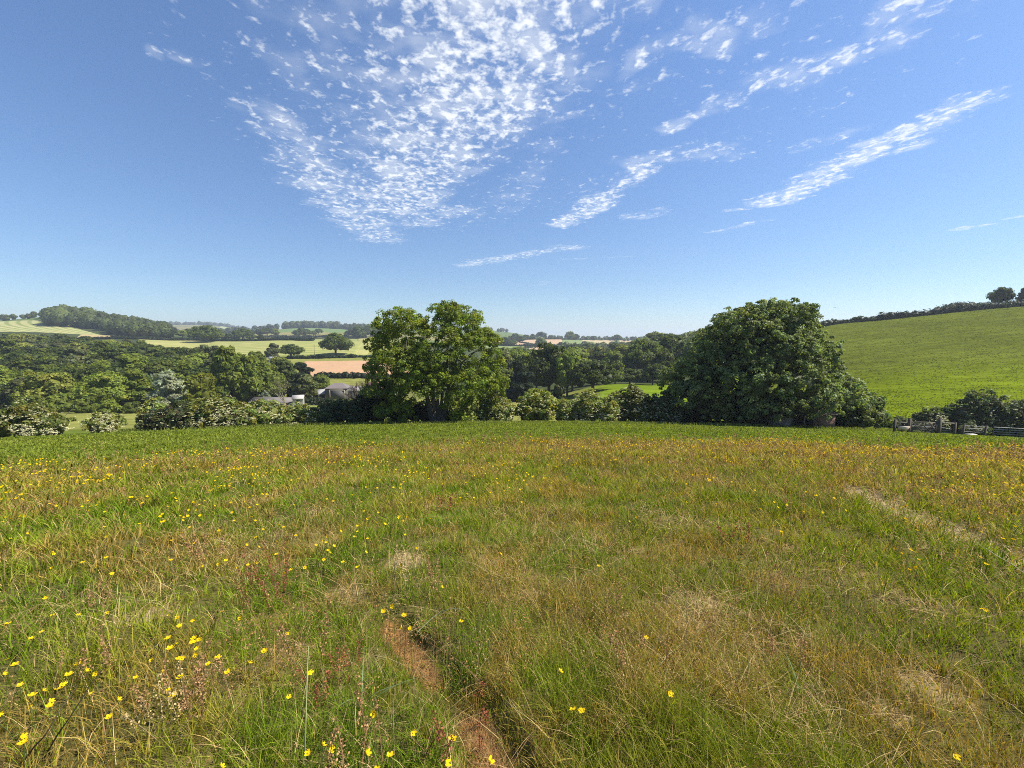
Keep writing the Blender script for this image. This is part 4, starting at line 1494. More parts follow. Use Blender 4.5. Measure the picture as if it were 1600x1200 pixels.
def field_shelter():
    Y = 45.9
    x, y, z = gz(1262, Y)
    r = empty('field_shelter', (x, y, z), R(-8))
    tag(r, 'low brick and rusty sheet shelter in the shade under the sycamore', 'shelter')
    a = Acc()
    a.box((2.15, 0, .65), (2.0, .25, 1.7), (.20, .12, .09))
    a.box((-2.2, 0, .55), (1.9, .25, 1.5), (.24, .20, .17))
    a.box((0, 2.4, .65), (6.2, .2, 1.7), (.16, .12, .10))
    a.box((3.05, 1.2, .65), (.22, 2.3, 1.7), (.18, .12, .09))
    a.box((-3.05, 1.2, .55), (.22, 2.3, 1.5), (.18, .14, .11))
    link('wall', a.mesh('wall', M_STONE), r)
    a = Acc()
    V = [(-3.4, -.4, 1.5), (3.4, -.4, 1.62), (3.4, 2.7, 1.95), (-3.4, 2.7, 1.85)]
    V += [(p[0], p[1], p[2] - .06) for p in V]
    a.add(V, [[0, 1, 2, 3], [7, 6, 5, 4], [0, 4, 5, 1], [1, 5, 6, 2], [2, 6, 7, 3], [3, 7, 4, 0]], (.13, .095, .08))
    link('roof', a.mesh('roof', M_ROOF), r)
    for q in (-1.15, .1, 1.1):
        a = Acc()
        a.box((q, -.02, .65), (.09, .09, 1.6), (.22, .19, .16))
        link('post', a.mesh('post', M_WOOD), r)


field_shelter()

# ------------------------------------------------------------------ gates and fences at the right
GY = 41.5
WOODC = (.085, .07, .055)
RAILC = (.20, .175, .145)


def gp(px, dY=0.0):
    x, y = P2(px, GY + dY)
    return np.array([x, y, float(H(x, y)) - .12])


def fences():
    def postmesh(h, w=.16, col=WOODC):
        a = Acc()
        a.box((0, 0, h / 2 - .3), (w, w, h + .6), col)
        a.box((0, 0, h + .02), (w * .8, w * .8, .04), col)
        return a.mesh('post', M_WOOD)
    # rail fence left of the gate
    b = gp(1408)
    r = empty('rail_fence', b)
    tag(r, 'short timber rail fence with diagonal brace left of the wooden gate', 'fence')
    link('post', postmesh(1.32), r)
    e = gp(1431) - b
    link('post', postmesh(1.5, .2), r, tuple(e))
    a = Acc()
    a.bar((0, 0, 1.08), (e[0], e[1], e[2] + 1.08), .10, .05, RAILC)
    link('rail', a.mesh('rail', M_WOOD), r)
    a = Acc()
    a.bar((.1, .02, .85), (e[0] * .62, e[1], e[2] + .02), .09, .05, WOODC)
    link('brace', a.mesh('brace', M_WOOD), r)
    # pale board leaning on the fence
    p = gp(1422, -.35)
    a = Acc()
    a.box((0, 0, .45), (1.0, .05, .62), (.62, .50, .44), axes=[[1, 0, -.06], [0, .8, .6], [.05, -.55, .83]])
    o = link('leaning_board', a.mesh('leaning_board', M_PAINT), None, tuple(p))
    tag(o, 'pale pinkish board leaning against the rail fence', 'board')
    # wooden field gate
    A, B = gp(1433.5), gp(1475)
    r = empty('wooden_gate', A)
    tag(r, 'dark wooden five bar field gate with crossed braces', 'gate')
    e = B - A
    for f, nm in ((0.0, 'hanging_stile'), (1.0, 'closing_stile')):
        a = Acc()
        q = e * f
        a.box((q[0] + (.05 if f == 0 else -.05), q[1], q[2] + .68), (.10, .08, 1.22), WOODC)
        link(nm, a.mesh(nm, M_WOOD), r)
    for k, zz in enumerate((.18, .40, .64, .90, 1.18)):
        a = Acc()
        a.bar((0.1, 0, zz), (e[0] - .1, e[1], e[2] + zz), .11 if k == 4 else .085, .05, WOODC if k != 4 else (.17, .14, .11))
        link('bar', a.mesh('bar', M_WOOD), r)
    for (s0, z0, s1, z1) in [(.02, 1.15, .48, .15), (.52, .15, .98, 1.12), (.42, .98, .80, .2), (.02, .2, .38, 1.12), (.70, 1.12, .98, .3)]:
        a = Acc()
        p0, p1 = e * s0, e * s1
        a.bar((p0[0], p0[1] - .06, p0[2] + z0), (p1[0], p1[1] - .06, p1[2] + z1), .075, .04, WOODC)
        link('brace', a.mesh('brace', M_WOOD), r)
    # metal sheep hurdle behind it
    A, B = gp(1436, .5), gp(1497, .6)
    r = empty('metal_hurdle', A)
    tag(r, 'grey tubular steel hurdle standing behind the wooden gate', 'hurdle')
    e = B - A
    for zz in (.12, .32, .55, .8):
        a = Acc()
        a.tube([(0, 0, zz), tuple(e + [0, 0, zz - .12])], [.02, .02], (.15, .155, .165))
        link('bar', a.mesh('bar', M_METAL), r)
    for f in (0, .33, .66, 1):
        a = Acc()
        q = e * f
        a.tube([(q[0], q[1], q[2] * 1 - .05), (q[0], q[1], q[2] + .84 - .12 * f)], [.02, .02], (.15, .155, .165))
        link('upright', a.mesh('upright', M_METAL), r)
    # tall gate post and rail fence right of it
    b = gp(1479)
    r = empty('rail_fence', b)
    tag(r, 'timber fence with thick tall post right of the wooden gate', 'fence')
    link('post', postmesh(1.62, .24), r)
    e = gp(1504) - b
    link('post', postmesh(1.3, .17), r, tuple(e))
    a = Acc()
    a.bar((0.1, 0, 1.2), (e[0] + .1, e[1], e[2] + 1.2), .11, .05, (.24, .21, .17))
    link('rail', a.mesh('rail', M_WOOD), r)
    # leaning wire fence
    b = gp(1517)
    r = empty('wire_fence', b)
    tag(r, 'wire fence on two leaning dark posts between the gates', 'fence')
    e = gp(1552) - b
    for q, tl in ((np.zeros(3), .10), (e, .12)):
        o = link('post', postmesh(1.12, .14), r, tuple(q))
        o.rotation_euler = (0, tl, 0)
    for zz in (.1, .45, .8, 1.05):
        a = Acc()
        a.tube([(0, 0, zz), tuple(e * .5 + [0, 0, zz - .03]), tuple(e + [0, 0, zz])], [.008] * 3, (.35, .35, .35), 4)
        link('wire', a.mesh('wire', M_METAL), r)
    p = gp(1530, -.2)
    a = Acc()
    a.box((0, 0, .16), (.95, .4, .10), (.55, .5, .42))
    a.box((0, 0, .05), (.8, .3, .12), (.35, .32, .28))
    o = link('feed_trough', a.mesh('feed_trough', M_PAINT), None, tuple(p))
    tag(o, 'small pale feed trough on the grass between the leaning posts', 'trough')
    # galvanised gate
    A, B = gp(1566), gp(1624)
    r = empty('steel_gate', A)
    tag(r, 'galvanised steel tube gate at the right edge of the photo', 'gate')
    e = B - A
    for zz in (.12, .34, .56, .8, 1.02):
        a = Acc()
        a.tube([(0, 0, zz), tuple(e + [0, 0, zz])], [.022, .022], (.22, .225, .235))
        link('bar', a.mesh('bar', M_METAL), r)
    for f in (0, .45, 1):
        a = Acc()
        q = e * f
        a.tube([(q[0], q[1], q[2]), (q[0], q[1], q[2] + 1.06)], [.022, .022], (.15, .155, .165))
        link('upright', a.mesh('upright', M_METAL), r)
    # pole in the hay field
    x, y, z = gz(492, 292)
    a = Acc()
    a.tube([(0, 0, -.5), (0, 0, 7.5)], [.16, .11], (.20, .17, .13))
    a.box((0, 0, 7.1), (1.3, .12, .12), (.2, .17, .13))
    o = link('utility_pole', a.mesh('utility_pole', M_WOOD), None, (x, y, z))
    tag(o, 'thin wooden utility pole at the edge of the hay field', 'pole')
    # bird
    d = cam_dir(1305, 481) * 70
    a = Acc()
    a.add(ICO1[0] * [.16, .05, .05], ICO1[1], (.04, .04, .04))
    a.add([(-.05, 0, 0), (.08, 0, 0), (.02, .28, .12), (-.06, .26, .12)], [[0, 1, 2, 3]], (.04, .04, .04))
    a.add([(-.05, 0, 0), (.08, 0, 0), (.02, -.28, .12), (-.06, -.26, .12)], [[0, 1, 2, 3]], (.04, .04, .04))
    o = link('bird', a.mesh('bird', M_PAINT), None, (d[0], d[1], CAMZ + d[2]))
    o.rotation_euler = (0, 0, 1.2)
    tag(o, 'tiny dark bird flying left of the skyline hedge', 'bird')


fences()


# ------------------------------------------------------------------ meadow
def scatter(rng, n, r0, r1, power, amax=1.3):
    """points with density ~ r^-power"""
    u = rng.random(n)
    if abs(power - 2) < 1e-6:
        r = r0 * (r1 / r0) ** u
    else:
        e = 2 - power
        r = (r0 ** e + u * (r1 ** e - r0 ** e)) ** (1 / e)
    a = (rng.random(n) * 2 - 1) * amax
    return r * np.sin(a), r * np.cos(a), r


def blades(name, rng, X, Y, hgt, wid, lean, ldir, col, mat, segs=3, tipc=None):
    n = len(X)
    Z = H(X, Y)
    a = rng.random(n) * 2 * math.pi
    wx, wy = np.cos(a), np.sin(a)
    lx, ly = np.cos(ldir), np.sin(ldir)
    rows = []
    cols = []
    for k in range(segs + 1):
        s = k / segs
        off = lean * s * s * hgt
        zz = hgt * s * (1 - 0.35 * np.minimum(lean, 1.5) * s)
        w = wid * (1 - s) ** 0.6 * 0.5 if k < segs else wid * 0.0
        cx, cy, cz = X + lx * off, Y + ly * off, Z - .01 + zz
        cc = col * 1.0
        if tipc is not None:
            cc = col * (1 - s) + tipc * s
        if k < segs:
            rows.append(np.stack([cx - wx * w, cy - wy * w, cz], -1))
            rows.append(np.stack([cx + wx * w, cy + wy * w, cz], -1))
            cols += [cc, cc]
        else:
            rows.append(np.stack([cx, cy, cz], -1))
            cols.append(cc)
    m = len(rows)
    V = np.stack(rows, 1).reshape(-1, 3)
    C = np.stack(cols, 1).reshape(-1, 3)
    b = np.arange(n)[:, None] * m
    Q = []
    for k in range(segs - 1):
        Q.append(b + np.array([[2 * k, 2 * k + 1, 2 * k + 3, 2 * k + 2]]))
    Fq = np.concatenate(Q) if Q else np.zeros((0, 4), int)
    Ft = b + np.array([[2 * segs - 2, 2 * segs - 1, 2 * segs]])
    return mesh_np(name, V, [Fq, Ft], mat, C)


def meadow():
    rng = np.random.default_rng(500)
    # green blades
    X, Y, r = scatter(rng, 590000, 0.9, 58, 1.95)
    # two blades in three belong to a tussock and splay from its middle
    nt = 24500
    tx, ty, tr = scatter(rng, nt, 0.9, 45, 1.75)
    own = rng.integers(nt, size=len(X))
    tu = (rng.random(len(X)) < .62)
    tsz = np.maximum(.045, .016 * tr ** .9) * (.6 + .9 * rng.random(nt))
    tdark = rng.random(nt)
    ang, rad = rng.random(len(X)) * 6.283, np.sqrt(rng.random(len(X))) * tsz[own]
    # keep the density falling with distance by matching tussocks of the same range
    order_b, order_t = np.argsort(r), np.argsort(tr)
    own2 = np.empty(len(X), int)
    own2[order_b] = order_t[np.clip((np.arange(len(X)) * (nt / len(X)) + rng.normal(size=len(X)) * 25).astype(int), 0, nt - 1)]
    own = own2
    rad = np.sqrt(rng.random(len(X))) * tsz[own]
    X = np.where(tu, tx[own] + np.cos(ang) * rad, X)
    Y = np.where(tu, ty[own] + np.sin(ang) * rad, Y)
    r = np.hypot(X, Y)
    rel = np.where(tu, rad / tsz[own], 0)
    tval = np.where(tu, tdark[own], .5)
    mw = meadow_mask(X, Y)
    rut = np.maximum(rut_mask(X, Y, 0), bare_mask(X, Y) * .6)
    rut2 = rut_mask(X, Y, 1)
    keep = (rng.random(len(X)) > np.maximum(rut * .88, rut2 * .75)) 
    keep &= rng.random(len(X)) < (.35 + .75 * fbm(X, Y, .45, 2, 111)) + .3 * (r > 6)
    X, Y, r, mw, tu, ang, rel, tval = X[keep], Y[keep], r[keep], mw[keep], tu[keep], ang[keep], rel[keep], tval[keep]
    n = len(X)
    tus = fbm(X, Y, .55, 2, 120)
    big = fbm(X, Y, 2.6, 3, 121)
    edge = rut_mask(X, Y, 3, 2.2)
    h = (.06 + .17 * tus + .07 * big) * (.65 + .6 * rng.random(n))
    h = h * (1 - .35 * edge * (X < .1))
    h = h * (.55 + .45 * mw) * (1 + .006 * r)
    h = h * (.72 + .28 * sstep(r, 3, 9))
    h = np.where(r < 1.6, h * .8, h)
    w = np.maximum(.0037, .0015 * r) * (.55 + .8 * rng.random(n))
    w = w * (1 + .012 * r)
    lean = np.abs(rng.normal(size=n)) * .32 + .1
    ld = fbm(X, Y, 1.1, 2, 130) * 12 + rng.normal(size=n) * .9
    ld = np.where(tu, ang + rng.normal(size=n) * .5, ld)
    h = h * np.where(tu, 1.35 - .4 * rel, .7)
    lean = np.where(tu, lean * .6 + .6 * rel, lean)
    g = fbm(X, Y, .8, 3, 140)
    g2 = fbm(X, Y, 5, 2, 141)
    right = sstep(X / np.maximum(r, .1), -.1, .5)
    right = sstep(X / np.maximum(r, .1), -.05, .45) * (1 - sstep(r, 8, 18))
    patch = fbm(X, Y, 1.0, 3, 143)
    fine = fbm(X, Y, .33, 2, 147)
    c = mixc(np.array([.165, .25, .012]), np.array([.325, .335, .032]), sstep(g, .38, .66))
    c = mixc(c, np.array([.135, .215, .012]), np.maximum(sstep(big, .48, .66) * .7, sstep(tval, .5, .9) * .75))
    c = mixc(c, np.array([.155, .18, .010]), right * .5)
    c = mixc(c, np.array([.34, .27, .07]), (1 - sstep(tval, .03, .16)) * .6 * mw)
    c = mixc(c, np.array([.43, .235, .085]), np.maximum(sstep(patch, .54, .70) * .6, sstep(fine, .60, .76) * .55) * mw * (rng.random(n) < .7))
    c = mixc(c, np.array([.40, .29, .10]), (rng.random(n) < .07 + .10 * sstep(g2, .4, .7)).astype(float) * mw)
    far = sstep(r, 7, 22) * mw
    c = mixc(c, np.array([.41, .265, .07]), far * .62)
    lush = mixc(np.array([.15, .20, .018]), np.array([.22, .24, .04]), g2)
    c = mixc(c, lush, (1 - mw) * .92)
    c = c * (1 + .32 * rng.normal(size=(n, 1)))
    c = np.clip(c, .012, .6)
    me = blades('meadow_grass', rng, X, Y, h, w, lean, ld, c, M_GRASS, 3, c * np.array([1.15, 1.1, 1.0]))
    o = link('meadow_grass', me)
    tag(o, 'long green grass of the meadow from foreground to hedge', 'grass', kind='stuff')
    # dry matted straw
    X, Y, r = scatter(rng, 138000, 0.9, 30, 1.95)
    dryf = fbm(X, Y, .7, 3, 150)
    p = .09 + .6 * sstep(dryf, .50, .72) + bare_mask(X, Y) * .45 + rut_mask(X, Y, 1, 1.4) * 1.3
    keep = (rng.random(len(X)) < p * meadow_mask(X, Y)) & (rng.random(len(X)) > rut_mask(X, Y, 0) * .9)
    X, Y, r = X[keep], Y[keep], r[keep]
    n = len(X)
    c = mixc(np.array([.56, .38, .16]), np.array([.62, .50, .25]), rng.random(n))
    c = mixc(c, np.array([.34, .20, .11]), (rng.random(n) < .3).astype(float))
    c = mixc(c, np.array([.50, .42, .27]), rut_mask(X, Y, 1, 1.3) * .7)
    me = blades('dry_straw', rng, X, Y, (.08 + .12 * rng.random(n)), np.maximum(.0028, .0012 * r), rng.random(n) * 1.6 + .5, rng.random(n) * 6.28, c * (1 + .15 * rng.normal(size=(n, 1))), M_DRY, 3)
    o = link('dry_straw', me)
    tag(o, 'dry brown straw matted between the green grass', 'straw', kind='stuff')
    # seeding grass stems
    X, Y, r = scatter(rng, 17000, 2.0, 42, 1.6)
    keep = (rng.random(len(X)) < (meadow_mask(X, Y) * (.2 + .9 * sstep(fbm(X, Y, 2.2, 2, 160), .4, .65)))) & (rut_mask(X, Y) < .3)
    X, Y, r = X[keep], Y[keep], r[keep]
    n = len(X)
    c = mixc(np.array([.36, .31, .15]), np.array([.30, .20, .11]), rng.random(n))
    hh = .20 + .20 * rng.random(n)
    lean = .1 + .3 * rng.random(n)
    ld = rng.random(n) * 6.28
    me = blades('seeding_stems', rng, X, Y, hh, np.maximum(.0022, .0008 * r), lean, ld, c, M_DRY, 3)
    o = link('seeding_stems', me)
    tag(o, 'thin straw coloured seeding grass stems', 'grass', kind='stuff')
    # seed heads on those stems
    Z = H(X, Y)
    tipx, tipy = X + np.cos(ld) * lean * hh, Y + np.sin(ld) * lean * hh
    tipz = Z + hh * (1 - .35 * lean)
    k = 8
    t = rng.random((n, k, 1)) * .22
    sp = rng.normal(size=(n, k, 3)) * (np.maximum(.006, .0016 * r)[:, None, None]) * np.array([1, 1, .6])
    base = np.stack([tipx, tipy, tipz], -1)[:, None, :]
    ax = np.stack([np.cos(ld) * lean, np.sin(ld) * lean, -np.ones(n) * .9], -1)[:, None, :]
    P = base + ax * t * .5 + sp
    a = Acc()
    cc = np.repeat(mixc(np.array([.38, .27, .12]), np.array([.34, .17, .09]), rng.random(n)), k, axis=0)
    leaf_quads(a, rng, P.reshape(-1, 3), rnd_dir(rng, n * k), np.repeat(np.maximum(.0035, .0011 * r), k), cc, .5)
    o = link('seed_heads', a.mesh('seed_heads', M_DRY))
    tag(o, 'feathery brown seed heads above the meadow grass', 'grass', kind='stuff')


meadow()


def sorrel():
    """reddish sorrel spikes: the nearest as plants of their own, the rest as stuff"""
    rng = np.random.default_rng(600)

    def spike(a, base, h, lean, c, rr, stem=True):
        n = int(40 + 24 * rng.random())
        top = base + np.array([lean[0], lean[1], h])
        if stem:
            a.tube([base, (base + top) / 2 + [0, 0, .01], top], [.0022, .0018, .0012], c * .8, 4)
        s = .38 + .62 * rng.random(n)
        P = base + (top - base) * s[:, None] + rng.normal(size=(n, 3)) * np.array([1, 1, .5]) * (.006 + .016 * (1 - s))[:, None]
        leaf_quads(a, rng, P, rnd_dir(rng, n), rr * (.7 + .6 * rng.random(n)), np.clip(c * (1 + .2 * rng.normal(size=(n, 1))), .02, .7), .7)
    RED, BRN, PAL = np.array([.32, .115, .06]), np.array([.40, .235, .11]), np.array([.50, .38, .18])
    near = [(425, 905, .42, 5, RED, 'dark red sorrel clump at the middle of the left meadow'), (400, 880, .38, 4, RED, 'smaller dark red sorrel beside the sorrel clump'),
            (475, 985, .55, 2, BRN, 'tall brown flowering dock on a long pale stem left of the bare soil'), (530, 1062, .20, 4, RED, 'short bright red sorrel left of the bare soil channel'),
            (570, 1110, .34, 1, BRN, 'pinkish brown sorrel spike at the bottom centre left'), (560, 1190, .26, 3, BRN, 'brown sorrel spikes at the bottom edge left of the soil'),
            (150, 1040, .3, 3, BRN, 'brown dock heads among buttercups near the bottom left'), (270, 1062, .26, 4, BRN, 'rusty sorrel heads below the left buttercup cluster'),
            (300, 1098, .26, 4, BRN, 'rusty dock seed heads lower in the left foreground'), (250, 1130, .26, 3, PAL, 'pale brown dried sorrel at the bottom left'),
            (672, 1165, .24, 2, RED, 'red sorrel spikes near the bottom of the soil channel'), (735, 1105, .16, 2, RED, 'crimson sorrel leaning over the dark soil channel'),
            (690, 905, .36, 2, BRN, 'thin rusty sorrel spike above the soil channel'), (320, 850, .4, 3, BRN, 'rusty sorrel among buttercups in the left meadow'),
            (985, 1035, .3, 3, BRN, 'brown sedge heads in the grass right of centre'), (1145, 830, .32, 2, RED, 'reddish spike of sorrel right of centre'),
            (1245, 790, .36, 2, BRN, 'tall thin sorrel on the right before the straw patch'), (1250, 1030, .22, 2, BRN, 'small brown sorrel in the lower right grass'),
            (150, 940, .22, 3, BRN, 'orange brown dock flowers near the left edge'), (610, 905, .36, 3, PAL, 'pale seeding dock left above the bare soil'),
            (700, 770, .4, 3, RED, 'reddish sorrel stems in the middle of the meadow'), (520, 715, .45, 4, RED, 'far red sorrel tuft at the back left of the meadow'),
            (1230, 910, .34, 3, BRN, 'brown sorrel left of the small yellow ragwort'), (960, 960, .26, 2, BRN, 'short brown sorrel above the sedge heads')]
    for px, py, h, n, c, lb in near:
        g = ray_ground(px, py, h * .6)
        r = empty('sorrel_plant', (g[0], g[1], float(H(*g))))
        tag(r, lb, 'wildflower', 'sorrel and dock plants')
        for k in range(n * 2):
            a = Acc()
            b = np.array([rng.normal() * .07, rng.normal() * .07, -.01]) if n > 1 else np.array([0, 0, -.01])
            spike(a, b, h * (.7 + .45 * rng.random()), rng.normal(size=2) * h * .2, c,   .0050 if py > 850 else .009)
            link('flower_spike', a.mesh('flower_spike', M_DRY), r)
            if n == 1:
                break
    a = Acc()
    X, Y, r = scatter(rng, 6500, 1.8, 44, 1.4)
    keep = rng.random(len(X)) < meadow_mask(X, Y) * (.15 + sstep(fbm(X, Y, 3.5, 2, 170), .42, .62) + .4 * sstep(r, 8, 18))
    X, Y, r = X[keep], Y[keep], r[keep]
    Z = H(X, Y)
    k = 16
    n = len(X)
    hh = .25 + .25 * rng.random(n)
    s = .35 + .65 * rng.random((n, k))
    ln = rng.normal(size=(n, 1, 2)) * .15
    P = np.stack([X[:, None] + ln[:, :, 0] * s * hh[:, None], Y[:, None] + ln[:, :, 1] * s * hh[:, None], Z[:, None] + hh[:, None] * s], -1) + rng.normal(size=(n, k, 3)) * .012
    cc = mixc(np.array([.36, .16, .065]), np.array([.40, .27, .11]), rng.random(n))
    cc = mixc(cc, np.array([.34, .25, .10]), sstep(r, 8, 20) * .7)
    leaf_quads(a, rng, P.reshape(-1, 3), rnd_dir(rng, n * k), np.repeat(np.maximum(.0055, .0014 * r), k), np.repeat(cc, k, axis=0), .6)
    o = link('sorrel_haze', a.mesh('sorrel_haze', M_DRY))
    o.name = 'distant_sorrel'
    tag(o, 'reddish sorrel spikes scattered through the meadow', 'wildflowers', kind='stuff')


sorrel()


# ------------------------------------------------------------------ buttercups
def flower_geo(a, c, tilt_dir, R0, col, mi=0, closed=.45):
    """five cupped petals"""
    n = np.array(tilt_dir, float)
    n /= np.linalg.norm(n)
    u = np.cross(n, [0.3, 1, 0.2])
    u /= np.linalg.norm(u)
    v = np.cross(n, u)
    for k in range(5):
        t = 2 * math.pi * k / 5
        d = math.cos(t) * u + math.sin(t) * v
        w = -math.sin(t) * u + math.cos(t) * v
        p0 = c
        p1 = c + d * R0 * .55 + n * R0 * closed * .3
        p2 = c + d * R0 + n * R0 * closed
        V = [p0 - w * R0 * .08, p0 + w * R0 * .08, p1 + w * R0 * .42, p2 + w * R0 * .30, p2 + d * R0 * .08, p2 - w * R0 * .30, p1 - w * R0 * .42]
        a.add(V, [[0, 1, 2, 6]], col, mi)
        a.add(V, [[6, 2, 3, 5]], col, mi)
        a.add(V, [[5, 3, 4]], col, mi)


YEL = np.array([.80, .56, .012])


def buttercup_proto(seed, full=True):
    rng = np.random.default_rng(seed)
    h = .24
    top = np.array([rng.normal() * .02, rng.normal() * .02, h])
    nrm = np.array([rng.normal() * .6, -.3 + rng.normal() * .55, 1.0])
    r = empty('buttercup', (0, 0, 0))
    a = Acc()
    flower_geo(a, top, nrm, .0138, YEL, closed=.3 + .5 * rng.random())
    link('petals', a.mesh('petals', M_PETAL), r)
    a = Acc()
    a.tube([(0, 0, -.02), tuple(top * .55 + [.008, 0, 0]), tuple(top)], [.0014, .0012, .001], (.14, .19, .05), 4)
    link('stem', a.mesh('stem', M_GRASS), r)
    a = Acc()
    n = nrm / np.linalg.norm(nrm)
    a.add(ICO1[0] * .004 + top + n * .003, ICO1[1], (.62, .50, .03))
    link('flower_centre', a.mesh('flower_centre', M_PETAL), r)
    return r


NEARB = [(74, 931), (82, 966), (122, 961), (179, 965), (11, 975), (66, 986), (45, 996), (251, 966), (269, 969), (281, 964), (307, 966), (285, 979), (349, 953), (384, 966), (261, 996), (304, 996), (312, 999), (321, 996), (278, 1009), (289, 1007),
         (310, 1010), (262, 1014), (244, 1027), (293, 1023), (329, 1024), (334, 1025), (326, 1036), (278, 1030), (311, 1020), (391, 1036), (358, 1049), (274, 1048), (280, 1057), (264, 1076), (268, 1086), (202, 1063), (182, 1089), (122, 1037), (131, 1046),
         (109, 1054), (147, 1060), (92, 1060), (95, 1072), (64, 1077), (49, 1087), (64, 1091), (32, 1070), (9, 1029), (19, 1040), (5, 1050), (20, 1102), (9, 1110), (52, 1107), (77, 1103), (126, 1087), (171, 1119), (26, 1154), (38, 1152), (334, 1190), (199, 1197),
         (620, 907), (689, 914), (599, 956), (615, 952), (618, 983), (643, 979), (720, 972), (490, 1036), (579, 1130), (651, 1137), (489, 1169), (500, 1162), (518, 1161), (565, 1181), (589, 1193), (609, 1181), (697, 1164), (697, 1180), (757, 1196),
         (862, 1038), (891, 1103), (629, 963), (905, 1110), (1046, 1082), (1004, 994), (1493, 1172), (932, 882), (455, 992), (415, 1012), (1529, 950), (1545, 952), (456, 1092)]


def cluster_name(px, py):
    if py > 940:
        if px < 100 and py > 1000:
            return 'in the dense cluster at the bottom left corner'
        if px < 220:
            return 'in the loose group near the bottom left'
        if px < 420:
            return 'in the %s %s of the big left foreground cluster' % ('upper' if py < 975 else 'middle' if py < 1015 else 'lower', 'left' if px < 290 else 'right')
        if px < 560:
            return 'low in the grass left of centre'
        if px < 780:
            return 'beside the bare soil channel'
        return 'standing alone in the right foreground grass'
    col = ['at the far left edge', 'in line with the silver willow', 'in line with the barns', 'in line with the ash', 'in line with the wooded valley', 'in line with the sycamore', 'in line with the gates'][
        int(np.searchsorted([110, 330, 545, 790, 1050, 1390], px))]
    row = 'farthest up the meadow' if py < 765 else 'in the high middle distance' if py < 795 else 'halfway down the meadow' if py < 825 else 'in the lower middle meadow' if py < 865 else 'just beyond the foreground'
    return '%s %s' % (row, col)


def buttercups():
    protos = [buttercup_proto(700 + k) for k in range(10)]
    rng = random.Random(4)
    nrng = np.random.default_rng(701)
    used = [0] * 10
    cnt = 0

    def put(x, y, px, py, h):
        k = rng.randrange(10)
        s = h / .24
        sc = (.8 + .45 * rng.random())
        loc = (x, y, float(H(x, y)))
        if not used[k]:
            used[k] = 1
            o = protos[k]
            o.location = loc
            o.rotation_euler = (0, 0, rng.uniform(-1.6, 1.6))
        else:
            o = dup(protos[k], loc, rng.uniform(-1.6, 1.6), 1.0)
        o.scale = (sc, sc, s)
        cn = cluster_name(px, py)
        tag(o, 'yellow buttercup ' + cn, 'flower', 'buttercups ' + cn)
    for px, py in NEARB:
        h = .17 + .05 * rng.random()
        g = ray_ground(px, py, h)
        dz = float(H(*g) - H0(*g))
        put(g[0], g[1], px, py, max(.12, h - dz))
        cnt += 1
    # further individuals, thick on the left
    while cnt < 292:
        py = 905 - 165 * rng.random() ** .8
        px = rng.choice([rng.uniform(0, 620), rng.uniform(0, 400), rng.uniform(380, 720), rng.uniform(1380, 1600), rng.uniform(0, 1600)])
        h = .18 + .06 * rng.random()
        g = ray_ground(px, py, h)
        put(g[0], g[1], px, py, h)
        cnt += 1
    # the rest of them as one object
    a = Acc()
    X, Y, r = scatter(nrng, 60000, 5.5, 48, 1.1)
    px = 800 + F * X / Y
    py = HZ + F * (CAMZ - H0(X, Y)) / Y
    dens = .16 * np.ones(len(X))
    dens += .85 * (1 - sstep(px, 250, 620)) * (1 - sstep(py, 790, 850))
    dens += .40 * np.exp(-((px - 560) / 130) ** 2 - ((py - 760) / 45) ** 2) + .35 * np.exp(-((px - 690) / 110) ** 2 - ((py - 800) / 35) ** 2)
    dens += .6 * sstep(px, 1150, 1450) * (1 - sstep(py, 745, 790)) + .55 * sstep(px, 1380, 1480) * (1 - sstep(py, 790, 840))
    dens += .9 * (1 - sstep(py, 715, 728)) * sstep(px, 700, 1200) * .45
    dens *= sstep(fbm(X, Y, 1.6, 2, 180), .36, .62) * (.5 + sstep(fbm(X, Y, .5, 2, 181), .4, .6))
    keep = (nrng.random(len(X)) < np.clip(dens, 0, 1) * .55) & (meadow_mask(X, Y) > .5) & (rut_mask(X, Y) < .4)
    X, Y, r = X[keep], Y[keep], r[keep]
    n = len(X)
    Z = H(X, Y) + .25 + .10 * nrng.random(n)
    R0 = .0155 + .0005 * np.maximum(r - 8, 0)
    c = np.array([.74, .50, .006]) * (1 + .08 * nrng.normal(size=(n, 1)))
    N = np.stack([nrng.normal(size=n) * .5, nrng.normal(size=n) * .5 - .35, np.ones(n)], -1)
    N /= np.linalg.norm(N, axis=1, keepdims=True)
    U = np.cross(N, np.tile([[.3, 1, .2]], (n, 1)))
    U /= np.linalg.norm(U, axis=1, keepdims=True)
    Wv = np.cross(N, U)
    C0 = np.stack([X, Y, Z], -1)
    ring = [C0]
    for k in range(6):
        t = 2 * math.pi * k / 6
        ring.append(C0 + (U * math.cos(t) + Wv * math.sin(t)) * R0[:, None] + N * R0[:, None] * .45)
    V = np.stack(ring, 1).reshape(-1, 3)
    b = np.arange(n)[:, None] * 7
    Ft = np.concatenate([b + np.array([[0, 1 + k, 1 + (k + 1) % 6]]) for k in range(6)])
    C = np.repeat(np.clip(c, 0, .9), 7, axis=0)
    o = link('distant_buttercups', mesh_np('distant_buttercups', V, [Ft], M_PETAL, C))
    tag(o, 'yellow buttercups dotted all over the far meadow', 'wildflowers', kind='stuff')


buttercups()


